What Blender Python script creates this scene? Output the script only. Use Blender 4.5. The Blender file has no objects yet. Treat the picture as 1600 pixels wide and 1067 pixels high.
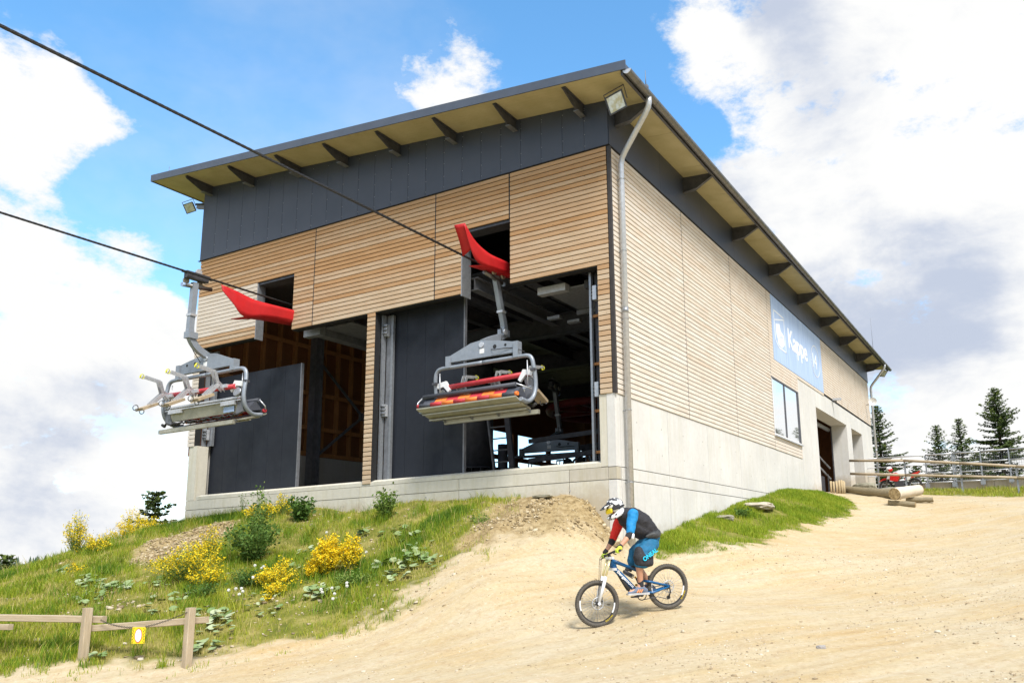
import bpy, math, random
import numpy as np
from mathutils import Matrix, Vector, noise as mnoise
random.seed(7); rng = np.random.default_rng(7)
S = bpy.context.scene
COL = S.collection
# ------------------------------------------------------------------ camera, sky, sun, exposure
CAM = Vector((8.0372, -15.7118, -3.5464))
cd = bpy.data.cameras.new('camera'); cam = bpy.data.objects.new('camera', cd); COL.objects.link(cam); S.camera = cam
RM = Matrix(((0.88395, 0.11103, 0.45421), (0.46688, -0.15694, -0.87028), (-0.02533, 0.98134, -0.19060)))
cam.matrix_world = Matrix.Translation(CAM) @ RM.to_4x4()
cd.sensor_width = 36; cd.lens = 1263.9/1600*36; cd.shift_x = (800-950.04)/1600; cd.shift_y = (620.1-533.5)/1600
cd.clip_start = .1; cd.clip_end = 20000
SUN = Vector((0.50, -0.36, 0.79)).normalized()
sun_el = math.asin(SUN.z); sun_az = math.atan2(SUN.x, SUN.y)
sl = bpy.data.lights.new('sun', 'SUN'); sl.energy = 3.0; sl.angle = math.radians(17); sl.color = (1, .965, .91)
so = bpy.data.objects.new('sun', sl); COL.objects.link(so); so.rotation_euler = SUN.to_track_quat('Z', 'Y').to_euler(); so.location = SUN*60
S.view_settings.view_transform = 'Standard'; S.view_settings.look = 'None'; S.view_settings.gamma = 1
S.view_settings.use_curve_mapping = False; S.view_settings.exposure = 0.86
W = bpy.data.worlds.new('World'); S.world = W; W.use_nodes = True
nt = W.node_tree; nt.nodes.clear(); NN = nt.nodes; LK = nt.links
def wn(t, **k):
    n = NN.new(t)
    for a, b in k.items(): setattr(n, a, b)
    return n
def wmath(op, a, b=None, c=None, clamp=False):
    n = wn('ShaderNodeMath', operation=op, use_clamp=clamp)
    for i, v in enumerate((a, b, c)):
        if v is None: continue
        if isinstance(v, (int, float)): n.inputs[i].default_value = v
        else: LK.new(v, n.inputs[i])
    return n.outputs[0]
sky = wn('ShaderNodeTexSky', sky_type='NISHITA', sun_disc=False, sun_elevation=sun_el, sun_rotation=sun_az, altitude=700, air_density=1.0, dust_density=.6, ozone_density=1.6)
tc = wn('ShaderNodeTexCoord')
DIR = tc.outputs['Generated']
def wnoise(scale, detail, rough, off=(0, 0, 0), dist=0.0, stretch=(1, 1, 1.7)):
    mp = wn('ShaderNodeMapping'); mp.inputs['Location'].default_value = off; mp.inputs['Scale'].default_value = stretch
    LK.new(DIR, mp.inputs[0])
    n = wn('ShaderNodeTexNoise'); n.inputs['Scale'].default_value = scale; n.inputs['Detail'].default_value = detail
    n.inputs['Roughness'].default_value = rough; n.inputs['Distortion'].default_value = dist
    LK.new(mp.outputs[0], n.inputs['Vector']); return n.outputs['Fac']
def blobs(lst):
    acc = None
    for (x, y, z, r, w) in lst:
        v = wn('ShaderNodeVectorMath', operation='DISTANCE'); LK.new(DIR, v.inputs[0]); v.inputs[1].default_value = (x, y, z)
        m = wn('ShaderNodeMapRange', interpolation_type='SMOOTHSTEP'); LK.new(v.outputs['Value'], m.inputs[0])
        m.inputs[1].default_value = 0; m.inputs[2].default_value = r; m.inputs[3].default_value = w; m.inputs[4].default_value = 0
        acc = m.outputs[0] if acc is None else wmath('ADD', acc, m.outputs[0])
    return acc
CLOUD_BLOBS = [(-0.825, 0.365, 0.433, 0.114, 0.6), (-0.804, 0.406, 0.434, 0.075, 0.45), (-0.828, 0.393, 0.4, 0.057, 0.25), (-0.893, 0.413, 0.18, 0.196, 0.55), (-0.857, 0.469, 0.213, 0.162, 0.45), (-0.819, 0.518, 0.246, 0.1, 0.4), (-0.863, 0.497, 0.089, 0.216, 0.6), (-0.865, 0.426, 0.264, 0.089, 0.35), (-0.808, 0.56, 0.181, 0.133, 0.4), (-0.532, 0.65, 0.542, 0.107, 0.62), (-0.574, 0.636, 0.516, 0.076, 0.35), (-0.493, 0.682, 0.54, 0.079, 0.3), (-0.793, 0.491, 0.361, 0.109, -0.5), (-0.756, 0.429, 0.494, 0.062, -0.3), (-0.784, 0.507, 0.358, 0.076, 0.33), (-0.805, 0.486, 0.341, 0.058, 0.3), (-0.654, 0.563, 0.506, 0.054, 0.15), (-0.624, 0.593, 0.509, 0.047, 0.2), (-0.11, 0.833, 0.542, 0.275, 0.75), (-0.255, 0.773, 0.58, 0.113, 0.45), (-0.202, 0.828, 0.523, 0.167, 0.55), (-0.102, 0.913, 0.394, 0.256, 0.8), (-0.244, 0.854, 0.46, 0.107, 0.4), (0.008, 0.9, 0.435, 0.249, 0.7), (-0.278, 0.875, 0.397, 0.08, 0.1), (-0.219, 0.922, 0.32, 0.192, 0.5), (-0.092, 0.973, 0.211, 0.275, 0.9), (-0.133, 0.979, 0.156, 0.284, 0.7), (-0.018, 0.96, 0.279, 0.2, 0.6), (-0.179, 0.919, 0.351, 0.116, 0.4), (-0.206, 0.893, 0.401, 0.069, -0.45), (-0.17, 0.899, 0.405, 0.048, -0.25), (-0.269, 0.839, 0.473, 0.045, -0.35), (0.0, 0.928, 0.374, 0.067, -1.0), (-0.364, 0.812, 0.457, 0.061, -0.2), (-0.286, 0.823, 0.49, 0.04, -0.2), (-0.455, 0.743, 0.491, 0.152, -0.2), (-0.744, 0.493, 0.452, 0.155, -0.25), (-0.662, 0.516, 0.543, 0.225, -0.3), (-0.508, 0.62, 0.598, 0.141, -0.3)]
GREY_BLOBS = [(-0.187, 0.791, 0.583, 0.1, 0.9), (-0.15, 0.847, 0.509, 0.1, 0.55), (-0.199, 0.84, 0.505, 0.057, 0.1), (-0.109, 0.964, 0.242, 0.202, 0.5), (-0.189, 0.941, 0.28, 0.134, 0.4), (-0.017, 0.973, 0.23, 0.124, 0.35), (-0.045, 0.947, 0.317, 0.102, 0.3), (-0.254, 0.909, 0.33, 0.119, 0.3), (-0.872, 0.464, 0.159, 0.124, 0.45), (-0.88, 0.46, 0.12, 0.155, 0.35), (-0.894, 0.443, 0.068, 0.072, 0.25), (-0.836, 0.503, 0.217, 0.065, 0.2), (-0.072, 0.975, 0.209, 0.121, 0.4), (-0.131, 0.896, 0.425, 0.082, 0.3), (-0.814, 0.381, 0.438, 0.072, -0.9), (-0.804, 0.412, 0.43, 0.068, -0.7), (-0.068, 0.99, 0.122, 0.152, -0.5), (-0.058, 0.885, 0.462, 0.167, -0.5), (-0.839, 0.465, 0.284, 0.071, -0.8), (-0.26, 0.784, 0.564, 0.086, -0.5)]

sep = wn('ShaderNodeSeparateXYZ'); LK.new(DIR, sep.inputs[0])
n1 = wnoise(6.5, 12, .66, (3.1, 1.7, .4), .0)
n2 = wnoise(15, 5, .6, (0, 4, 1))
mask = blobs(CLOUD_BLOBS)
# general broken cloud all round, thicker to the horizon
base = wnoise(1.6, 3, .5, (9.2, 2.5, 4.1))
hz = wn('ShaderNodeMapRange'); LK.new(sep.outputs[2], hz.inputs[0]); hz.inputs[1].default_value = 0; hz.inputs[2].default_value = .25; hz.inputs[3].default_value = .42; hz.inputs[4].default_value = 0
inview = blobs([(-.43, .80, .38, .85, 1.0)])
inview = wmath('MINIMUM', inview, 1.0)
gen = wmath('MULTIPLY', wmath('ADD', wmath('MULTIPLY', base, .9), .06), wmath('SUBTRACT', 1.0, inview))
cov = wmath('MINIMUM', wmath('ADD', wmath('ADD', mask, gen), hz.outputs[0]), .74)
den = wmath('ADD', cov, wmath('MULTIPLY', wmath('SUBTRACT', n1, .5), 2.1))
den = wmath('ADD', den, wmath('MULTIPLY', wmath('SUBTRACT', n2, .5), .22))
cm = wn('ShaderNodeMapRange', interpolation_type='SMOOTHSTEP'); LK.new(den, cm.inputs[0]); cm.inputs[1].default_value = .30; cm.inputs[2].default_value = .62
veil = wn('ShaderNodeMapRange', interpolation_type='SMOOTHSTEP'); LK.new(wnoise(2.3, 6, .6, (1, 1, 7), .1), veil.inputs[0]); veil.inputs[1].default_value = .42; veil.inputs[2].default_value = .8; veil.inputs[3].default_value = 0; veil.inputs[4].default_value = .30
dens = wmath('MAXIMUM', cm.outputs[0], veil.outputs[0], clamp=True)
# cloud bodies: bright tops, lavender grey undersides
g1 = wnoise(4.6, 9, .62, (5.5, .3, 2.2), .2)
grey = wmath('ADD', blobs(GREY_BLOBS), wmath('MULTIPLY', wmath('SUBTRACT', g1, .52), 3.0))
gm = wn('ShaderNodeMapRange', interpolation_type='SMOOTHSTEP'); LK.new(grey, gm.inputs[0]); gm.inputs[1].default_value = .05; gm.inputs[2].default_value = .95
cc = wn('ShaderNodeMix', data_type='RGBA'); LK.new(gm.outputs[0], cc.inputs[0]); cc.inputs[6].default_value = (3.7, 3.7, 3.67, 1); cc.inputs[7].default_value = (2.1, 2.34, 2.85, 1)
hs = wn('ShaderNodeHueSaturation'); hs.inputs['Hue'].default_value = .490; hs.inputs['Saturation'].default_value = 1.2; hs.inputs['Value'].default_value = 1.25; LK.new(sky.outputs[0], hs.inputs['Color'])
mx = wn('ShaderNodeMix', data_type='RGBA'); LK.new(dens, mx.inputs[0]); LK.new(hs.outputs[0], mx.inputs[6]); LK.new(cc.outputs[2], mx.inputs[7])
bg = wn('ShaderNodeBackground'); bg.inputs[1].default_value = .15; LK.new(mx.outputs[2], bg.inputs[0])
wo = wn('ShaderNodeOutputWorld'); LK.new(bg.outputs[0], wo.inputs[0])

# ------------------------------------------------------------------ helpers
def rvec(a): return Vector(a)
class MB:
    def __init__(s): s.v = []; s.f = []; s.sm = []
    def add(s, vs, fs, smooth=False):
        b = len(s.v); s.v += [tuple(p) for p in vs]; s.f += [tuple(i+b for i in f) for f in fs]; s.sm += [smooth]*len(fs); return s
    def box(s, x0, y0, z0, x1, y1, z1):
        if x0 > x1: x0, x1 = x1, x0
        if y0 > y1: y0, y1 = y1, y0
        if z0 > z1: z0, z1 = z1, z0
        v = [(x0,y0,z0),(x1,y0,z0),(x1,y1,z0),(x0,y1,z0),(x0,y0,z1),(x1,y0,z1),(x1,y1,z1),(x0,y1,z1)]
        return s.add(v, [(0,3,2,1),(4,5,6,7),(0,1,5,4),(1,2,6,5),(2,3,7,6),(3,0,4,7)])
    def beam(s, p0, p1, w, h, up=(0,0,1), w1=None, h1=None):
        p0 = Vector(p0); p1 = Vector(p1); d = (p1-p0).normalized(); up = Vector(up)
        a = d.cross(up)
        if a.length < 1e-4: a = d.cross(Vector((1,0,0)))
        a.normalize(); b = a.cross(d); w1 = w if w1 is None else w1; h1 = h if h1 is None else h1
        v = []
        for p, ww, hh in ((p0, w, h), (p1, w1, h1)):
            for sa, sb in ((-1,-1),(1,-1),(1,1),(-1,1)): v.append(p + a*sa*ww/2 + b*sb*hh/2)
        return s.add(v, [(0,1,2,3),(7,6,5,4),(0,4,5,1),(1,5,6,2),(2,6,7,3),(3,7,4,0)])
    def tube(s, pts, r, n=10, cap=True):
        pts = [Vector(p) for p in pts]; m = len(pts); R = r if isinstance(r, (list, tuple)) else [r]*m
        vs = []; prev = None
        for i, p in enumerate(pts):
            t = (pts[min(i+1, m-1)] - pts[max(i-1, 0)]).normalized()
            if prev is None:
                a = t.cross(Vector((0,0,1)))
                if a.length < 1e-3: a = t.cross(Vector((1,0,0)))
            else: a = prev - t*prev.dot(t)
            a.normalize(); prev = a; b = t.cross(a)
            for k in range(n):
                an = 2*math.pi*k/n; vs.append(p + (a*math.cos(an) + b*math.sin(an))*R[i])
        fs = [(i*n+k, i*n+(k+1) % n, (i+1)*n+(k+1) % n, (i+1)*n+k) for i in range(m-1) for k in range(n)]
        s.add(vs, fs, True)
        if cap:
            b0 = len(s.v)-m*n
            s.f += [tuple(b0+k for k in reversed(range(n))), tuple(b0+(m-1)*n+k for k in range(n))]; s.sm += [False, False]
        return s
    def cyl(s, p0, p1, r0, r1=None, n=14): return s.tube([p0, p1], [r0, r0 if r1 is None else r1], n)
    def prism(s, poly, ax, d0, d1):
        # poly: 2D points; ax: function (a, b, depth) -> 3D
        n = len(poly); v = [ax(a, b, d0) for a, b in poly] + [ax(a, b, d1) for a, b in poly]
        return s.add(v, [tuple(range(n)), tuple(reversed(range(n, 2*n)))] + [(k, n+k, n+(k+1) % n, (k+1) % n) for k in range(n)])
    def ball(s, c, r, n=10, m=7, sc=(1,1,1)):
        vs = [(c[0], c[1], c[2]+r*sc[2])]
        for i in range(1, m):
            th = math.pi*i/m
            for k in range(n):
                ph = 2*math.pi*k/n; vs.append((c[0]+r*sc[0]*math.sin(th)*math.cos(ph), c[1]+r*sc[1]*math.sin(th)*math.sin(ph), c[2]+r*sc[2]*math.cos(th)))
        vs.append((c[0], c[1], c[2]-r*sc[2])); L = len(vs)-1
        fs = [(0, 1+k, 1+(k+1) % n) for k in range(n)] + [(1+(i-1)*n+k, 1+i*n+k, 1+i*n+(k+1) % n, 1+(i-1)*n+(k+1) % n) for i in range(1, m-1) for k in range(n)]
        fs += [(L, 1+(m-2)*n+(k+1) % n, 1+(m-2)*n+k) for k in range(n)]
        return s.add(vs, fs, True)
    def disc(s, c, nrm, r, t, n=24):
        c = Vector(c); nrm = Vector(nrm).normalized(); return s.tube([c-nrm*t/2, c+nrm*t/2], r, n)
    def torus(s, c, nrm, R, r, N=40, n=8, a0=0, a1=2*math.pi, ref=None):
        c = Vector(c); nrm = Vector(nrm).normalized(); a = nrm.cross(Vector((0,0,1))) if ref is None else Vector(ref)
        if a.length < 1e-3: a = Vector((1,0,0))
        a.normalize(); b = nrm.cross(a); full = abs(a1-a0-2*math.pi) < 1e-6; M = N if full else N+1
        vs = []
        for i in range(M):
            t = a0+(a1-a0)*i/N; d = a*math.cos(t)+b*math.sin(t)
            for k in range(n):
                q = 2*math.pi*k/n; vs.append(c + d*(R+r*math.cos(q)) + nrm*r*math.sin(q))
        fs = [(i*n+k, ((i+1) % M)*n+k, ((i+1) % M)*n+(k+1) % n, i*n+(k+1) % n) for i in range(N) for k in range(n)]
        return s.add(vs, fs, True)
    def mesh(s, name):
        me = bpy.data.meshes.new(name); me.from_pydata([tuple(p) for p in s.v], [], s.f)
        me.polygons.foreach_set('use_smooth', s.sm); me.update(); return me
def link(o, parent=None):
    COL.objects.link(o)
    if parent is not None: o.parent = parent
    return o
def part(name, mb, mat, parent=None, loc=None):
    """mb in the parent's local space; with loc, mb is in world space and is shifted to the parent's base"""
    me = mb if isinstance(mb, bpy.types.Mesh) else mb.mesh(name)
    if mat is not None and not me.materials: me.materials.append(mat)
    return link(bpy.data.objects.new(name, me), parent)
def wpart(name, mb, mat, parent):
    """mb in world space, parent an unrotated thing (or its part) whose base stands at parent['_b']"""
    b = Vector(BASE[parent.name])
    o = part(name, mb, mat, parent); o.data.transform(Matrix.Translation(-b)); BASE[o.name] = tuple(b); return o
BASE = {}
def tag(o, label=None, cat=None, group=None, kind=None):
    if label: o['label'] = label
    if cat: o['category'] = cat
    if group: o['group'] = group
    if kind: o['kind'] = kind
    return o
def thing(name, loc, label, cat, group=None, rz=0):
    o = bpy.data.objects.new(name, None); COL.objects.link(o); o.location = loc; o.rotation_euler = (0, 0, rz); o.empty_display_size = .2
    BASE[o.name] = tuple(loc); return tag(o, label, cat, group)
def copy_tree(o, parent=None):
    c = o.copy(); COL.objects.link(c)
    if parent is not None: c.parent = parent
    for ch in list(o.children): copy_tree(ch, c)
    return c
def fast(name, V, F, mat, parent=None, smooth=False, attr=None):
    """numpy verts (N,3), faces (M,k)"""
    me = bpy.data.meshes.new(name); V = np.asarray(V, np.float32); F = np.asarray(F, np.int32); k = F.shape[1]
    me.vertices.add(len(V)); me.vertices.foreach_set('co', V.ravel()); me.loops.add(F.size); me.loops.foreach_set('vertex_index', F.ravel())
    me.polygons.add(len(F)); me.polygons.foreach_set('loop_start', np.arange(0, F.size, k, dtype=np.int32)); me.polygons.foreach_set('loop_total', np.full(len(F), k, np.int32))
    if smooth: me.polygons.foreach_set('use_smooth', np.ones(len(F), bool))
    me.update(calc_edges=True)
    for an, av in (attr or {}).items():
        at = me.attributes.new(an, 'FLOAT', 'POINT'); at.data.foreach_set('value', np.asarray(av, np.float32))
    me.materials.append(mat); return link(bpy.data.objects.new(name, me), parent)

# ------------------------------------------------------------------ materials
class Mt:
    def __init__(s, name, base=(.5,.5,.5), rough=.6, metal=0.0, spec=.5):
        s.m = bpy.data.materials.new(name); s.m.use_nodes = True; s.t = s.m.node_tree; s.b = s.t.nodes['Principled BSDF']
        s.b.inputs['Base Color'].default_value = (*base, 1); s.b.inputs['Roughness'].default_value = rough
        s.b.inputs['Metallic'].default_value = metal; s.b.inputs['Specular IOR Level'].default_value = spec; s.base = base
    def n(s, t, ins=None, **k):
        x = s.t.nodes.new(t)
        for a, b in k.items(): setattr(x, a, b)
        for a, b in (ins or {}).items():
            if hasattr(b, 'is_output'): s.t.links.new(b, x.inputs[a])
            else: x.inputs[a].default_value = b
        return x
    def coord(s, which='Object', scale=(1,1,1), rnd=False):
        c = s.n('ShaderNodeTexCoord').outputs[which]
        mp = s.n('ShaderNodeMapping', {0: c, 'Scale': scale})
        if rnd:
            oi = s.n('ShaderNodeObjectInfo'); r = s.n('ShaderNodeMath', {0: oi.outputs['Random'], 1: 57.0}, operation='MULTIPLY').outputs[0]
            cx = s.n('ShaderNodeCombineXYZ', {0: r, 1: r, 2: r}); s.t.links.new(cx.outputs[0], mp.inputs['Location'])
        return mp.outputs[0]
    def noise(s, vec, scale, detail=4, rough=.55, dist=0):
        return s.n('ShaderNodeTexNoise', {'Vector': vec, 'Scale': scale, 'Detail': detail, 'Roughness': rough, 'Distortion': dist}).outputs['Fac']
    def ramp(s, fac, stops):
        r = s.n('ShaderNodeValToRGB', {0: fac}); e = r.color_ramp.elements
        while len(e) < len(stops): e.new(.5)
        for q, (p, c) in zip(e, stops): q.position = p; q.color = (*c, 1) if len(c) == 3 else c
        return r.outputs[0]
    def mix(s, fac, a, b, mode='MIX'):
        x = s.n('ShaderNodeMix', data_type='RGBA', blend_type=mode)
        for i, v in ((0, fac), (6, a), (7, b)):
            if hasattr(v, 'is_output'): s.t.links.new(v, x.inputs[i])
            elif isinstance(v, (int, float)): x.inputs[i].default_value = v
            else: x.inputs[i].default_value = (*v, 1)
        return x.outputs[2]
    def col(s, c): s.t.links.new(c, s.b.inputs['Base Color']); return s
    def rough(s, c): s.t.links.new(c, s.b.inputs['Roughness']); return s
    def bump(s, h, strength=.3, dist=.01):
        b = s.n('ShaderNodeBump', {'Height': h, 'Strength': strength, 'Distance': dist}); s.t.links.new(b.outputs[0], s.b.inputs['Normal']); return s
    def math(s, op, a, b): return s.n('ShaderNodeMath', {0: a, 1: b}, operation=op).outputs[0]
def worn(name, base, rough=.5, metal=0.0, amt=.25, sc=6, bump=.1):
    m = Mt(name, base, rough, metal); v = m.coord('Object'); f = m.noise(v, sc, 6, .65)
    dk = tuple(c*(1-amt) for c in base); lt = tuple(min(1, c*(1+amt)) for c in base)
    m.col(m.ramp(f, [(.3, dk), (.7, lt)])); m.rough(m.ramp(m.noise(v, sc*2.3, 4), [(.3, (rough*.8,)*3), (.7, (min(1, rough*1.2),)*3)]))
    if bump: m.bump(m.noise(v, sc*6, 4), bump, .004)
    return m.m
def larch(name, hi, lo, grain=1.0, zf=True):
    m = Mt(name, hi, .72, spec=.25); v = m.coord('Object', (.35, 9, 9), True)
    g = m.noise(v, 7, 6, .6, .6); g2 = m.noise(m.coord('Object', (.8, 2, 2), True), 1.2, 3)
    oi = m.n('ShaderNodeObjectInfo')
    geo = m.n('ShaderNodeNewGeometry'); sp = m.n('ShaderNodeSeparateXYZ', {0: geo.outputs['Position']})
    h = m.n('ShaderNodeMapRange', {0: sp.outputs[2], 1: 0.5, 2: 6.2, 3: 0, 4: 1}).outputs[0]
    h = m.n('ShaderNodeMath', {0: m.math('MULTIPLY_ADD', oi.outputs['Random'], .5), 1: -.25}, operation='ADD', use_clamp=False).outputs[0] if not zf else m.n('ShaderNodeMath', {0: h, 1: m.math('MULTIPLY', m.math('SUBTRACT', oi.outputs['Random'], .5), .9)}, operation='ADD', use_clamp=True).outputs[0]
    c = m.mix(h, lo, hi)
    c = m.mix(m.ramp(g, [(.35, (0,)*3), (.7, (1,)*3)]), m.mix(1.0, c, (.80, .74, .66), 'MULTIPLY'), c)
    c = m.mix(m.ramp(g2, [(.45, (0,)*3), (.75, (.45,)*3)]), c, m.mix(1.0, c, (.80, .68, .55), 'MULTIPLY'))
    vo = m.n('ShaderNodeTexVoronoi', {'Vector': m.coord('Object', (1, 3.5, 3.5), True), 'Scale': 2.1}); kn = m.ramp(vo.outputs['Distance'], [(.03, (1,)*3), (.055, (0,)*3)])
    c = m.mix(kn, c, (.16, .08, .04)); m.col(c); m.bump(g, .25*grain, .004); return m.m
M = {}
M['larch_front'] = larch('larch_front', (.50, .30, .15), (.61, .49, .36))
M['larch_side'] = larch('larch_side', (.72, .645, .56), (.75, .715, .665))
M['black'] = worn('black_backing', (.012, .012, .013), .7)
M['corner_dark'] = worn('corner_strip_dark', (.035, .028, .024), .6)
M['fascia'] = Mt('fascia_blue_grey', (.045, .053, .074), .42)
_m = M['fascia']; _v = _m.coord('Object', (1, 1, 1), True); _m.col(_m.ramp(_m.noise(_v, .9, 5), [(.3, (.038, .046, .066)), (.7, (.052, .060, .083))])); _m.bump(_m.noise(_v, 1.1, 2), .25, .02); M['fascia'] = _m.m
M['verge'] = worn('verge_metal', (.085, .10, .13), .4, .3, .12, 2)
_m = Mt('soffit_tan', (.36, .31, .15), .6); _v = _m.coord('Object'); _m.col(_m.ramp(_m.noise(_v, 1.6, 6, .6), [(.3, (.40, .345, .18)), (.7, (.50, .44, .255))])); _m.bump(_m.noise(_v, 30, 3), .1, .003); M['soffit'] = _m.m
M['steel_dark'] = worn('steel_dark', (.075, .075, .085), .5, .3, .3, 5)
M['steel_mid'] = worn('steel_mid', (.19, .195, .21), .5, .4, .25, 6)
M['galv'] = worn('galvanised', (.32, .335, .355), .42, .6, .18, 14)
M['galv_light'] = worn('galvanised_light', (.55, .56, .58), .38, .5, .15, 14)
M['zinc'] = worn('zinc_gutter', (.17, .165, .16), .38, .6, .2, 5)
M['paint_grey'] = worn('chair_grey_paint', (.27, .30, .34), .45, .25, .10, 8)
M['alu'] = worn('aluminium', (.42, .40, .32), .42, .5, .16, 5)
M['red_sheet'] = worn('red_sheet', (.46, .006, .009), .6, 0, .10, 3, .05)
M['red_pad'] = worn('red_pad', (.48, .035, .045), .55, 0, .15, 10)
M['orange_pad'] = worn('orange_pad', (.82, .20, .035), .6, 0, .12, 10)
M['dark_pad'] = worn('dark_pad', (.055, .06, .075), .65, 0, .2, 20)
M['rubber'] = worn('rubber', (.028, .026, .025), .8, 0, .3, 30)
M['navy_door'] = worn('navy_door', (.007, .010, .018), .7, 0, .12, .8)
M['rope'] = worn('steel_rope', (.05, .05, .052), .45, .6, .4, 60)
M['white'] = worn('white_paint', (.78, .78, .77), .4, 0, .05, 5)
M['yellow'] = worn('yellow_plastic', (.72, .68, .05), .5, 0, .1, 10)
def concrete(name, base, stain=.5, mud=None):
    m = Mt(name, base, .85, spec=.2); v = m.coord('Object', (1,1,1), True)
    a = m.noise(v, .7, 6, .6); b = m.noise(v, 9, 6, .7); st = m.noise(m.coord('Object', (5, 5, .35), True), 1.6, 5, .6)
    c = m.ramp(a, [(.3, tuple(x*.90 for x in base)), (.7, tuple(min(1, x*1.07) for x in base))])
    c = m.mix(m.ramp(b, [(.35, (.35,)*3), (.6, (0,)*3)]), c, tuple(x*.78 for x in base))
    c = m.mix(m.ramp(st, [(.48, (0,)*3), (.72, (stain,)*3)]), c, (base[0]*.80, base[1]*.78, base[2]*.66))
    vo = m.n('ShaderNodeTexVoronoi', {'Vector': v, 'Scale': 7.0}); c = m.mix(m.ramp(vo.outputs['Distance'], [(.02, (.6,)*3), (.045, (0,)*3)]), c, tuple(x*.5 for x in base))
    if mud:
        gp = m.n('ShaderNodeSeparateXYZ', {0: m.n('ShaderNodeNewGeometry').outputs['Position']}); zz = m.math('SUBTRACT', gp.outputs[2], m.n('ShaderNodeMath', {0: gp.outputs[1], 1: mud[1], 2: mud[0]}, operation='MULTIPLY_ADD').outputs[0])
        f = m.math('SUBTRACT', m.math('ADD', m.noise(v, 3, 6, .7), .05), m.math('MULTIPLY', zz, 1.1)); c = m.mix(m.ramp(f, [(.35, (0,)*3), (.75, (.55,)*3)]), c, (.36, .28, .17))
    m.col(c); m.bump(b, .25, .004); return m.m
M['concrete'] = concrete('concrete_front', (.60, .565, .475), .6, (-2.2, 0))
M['concrete_side'] = concrete('concrete_side', (.63, .615, .58), .4, (-3.3, .125))
M['concrete_dirty'] = concrete('concrete_dirty', (.50, .46, .38), 1.0)
M['concrete_dark'] = concrete('concrete_inside', (.44, .42, .39))
M['concrete_step'] = concrete('concrete_retaining', (.42, .38, .31), 1.0)
def timber(name, c0, c1, axis=2, rough=.75):
    sc = [10, 10, 10]; sc[axis] = .6
    m = Mt(name, c0, rough, spec=.25); v = m.coord('Object', tuple(sc), True); g = m.noise(v, 4, 6, .65, .8); k = m.noise(m.coord('Object', (1,1,1), True), 2.5, 3)
    m.col(m.mix(m.ramp(k, [(.4, (0,)*3), (.8, (.5,)*3)]), m.ramp(g, [(.3, c1), (.65, c0)]), c1)); m.bump(g, .4, .006); return m.m
M['stud'] = timber('stud_wood', (.46, .22, .085), (.30, .13, .045))
M['osb'] = timber('inner_boarding', (.26, .11, .045), (.15, .062, .025), 0)
M['fence_x'] = timber('fence_wood_rail', (.50, .41, .29), (.33, .26, .17), 0)
M['fence_z'] = timber('fence_wood_post', (.52, .41, .25), (.34, .26, .15), 2)
M['log'] = timber('old_log', (.30, .25, .16), (.16, .13, .08), 0)
M['log_pale'] = timber('peeled_log', (.66, .58, .46), (.50, .42, .31), 0)
M['bark'] = timber('bark', (.14, .10, .07), (.07, .05, .035), 2)
m = Mt('window_glass', (.8, .85, .9), .03, 0, 1.0); m.b.inputs['Metallic'].default_value = .9; m.b.inputs['Base Color'].default_value = (.88, .90, .92, 1); M['glass'] = m.m

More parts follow.
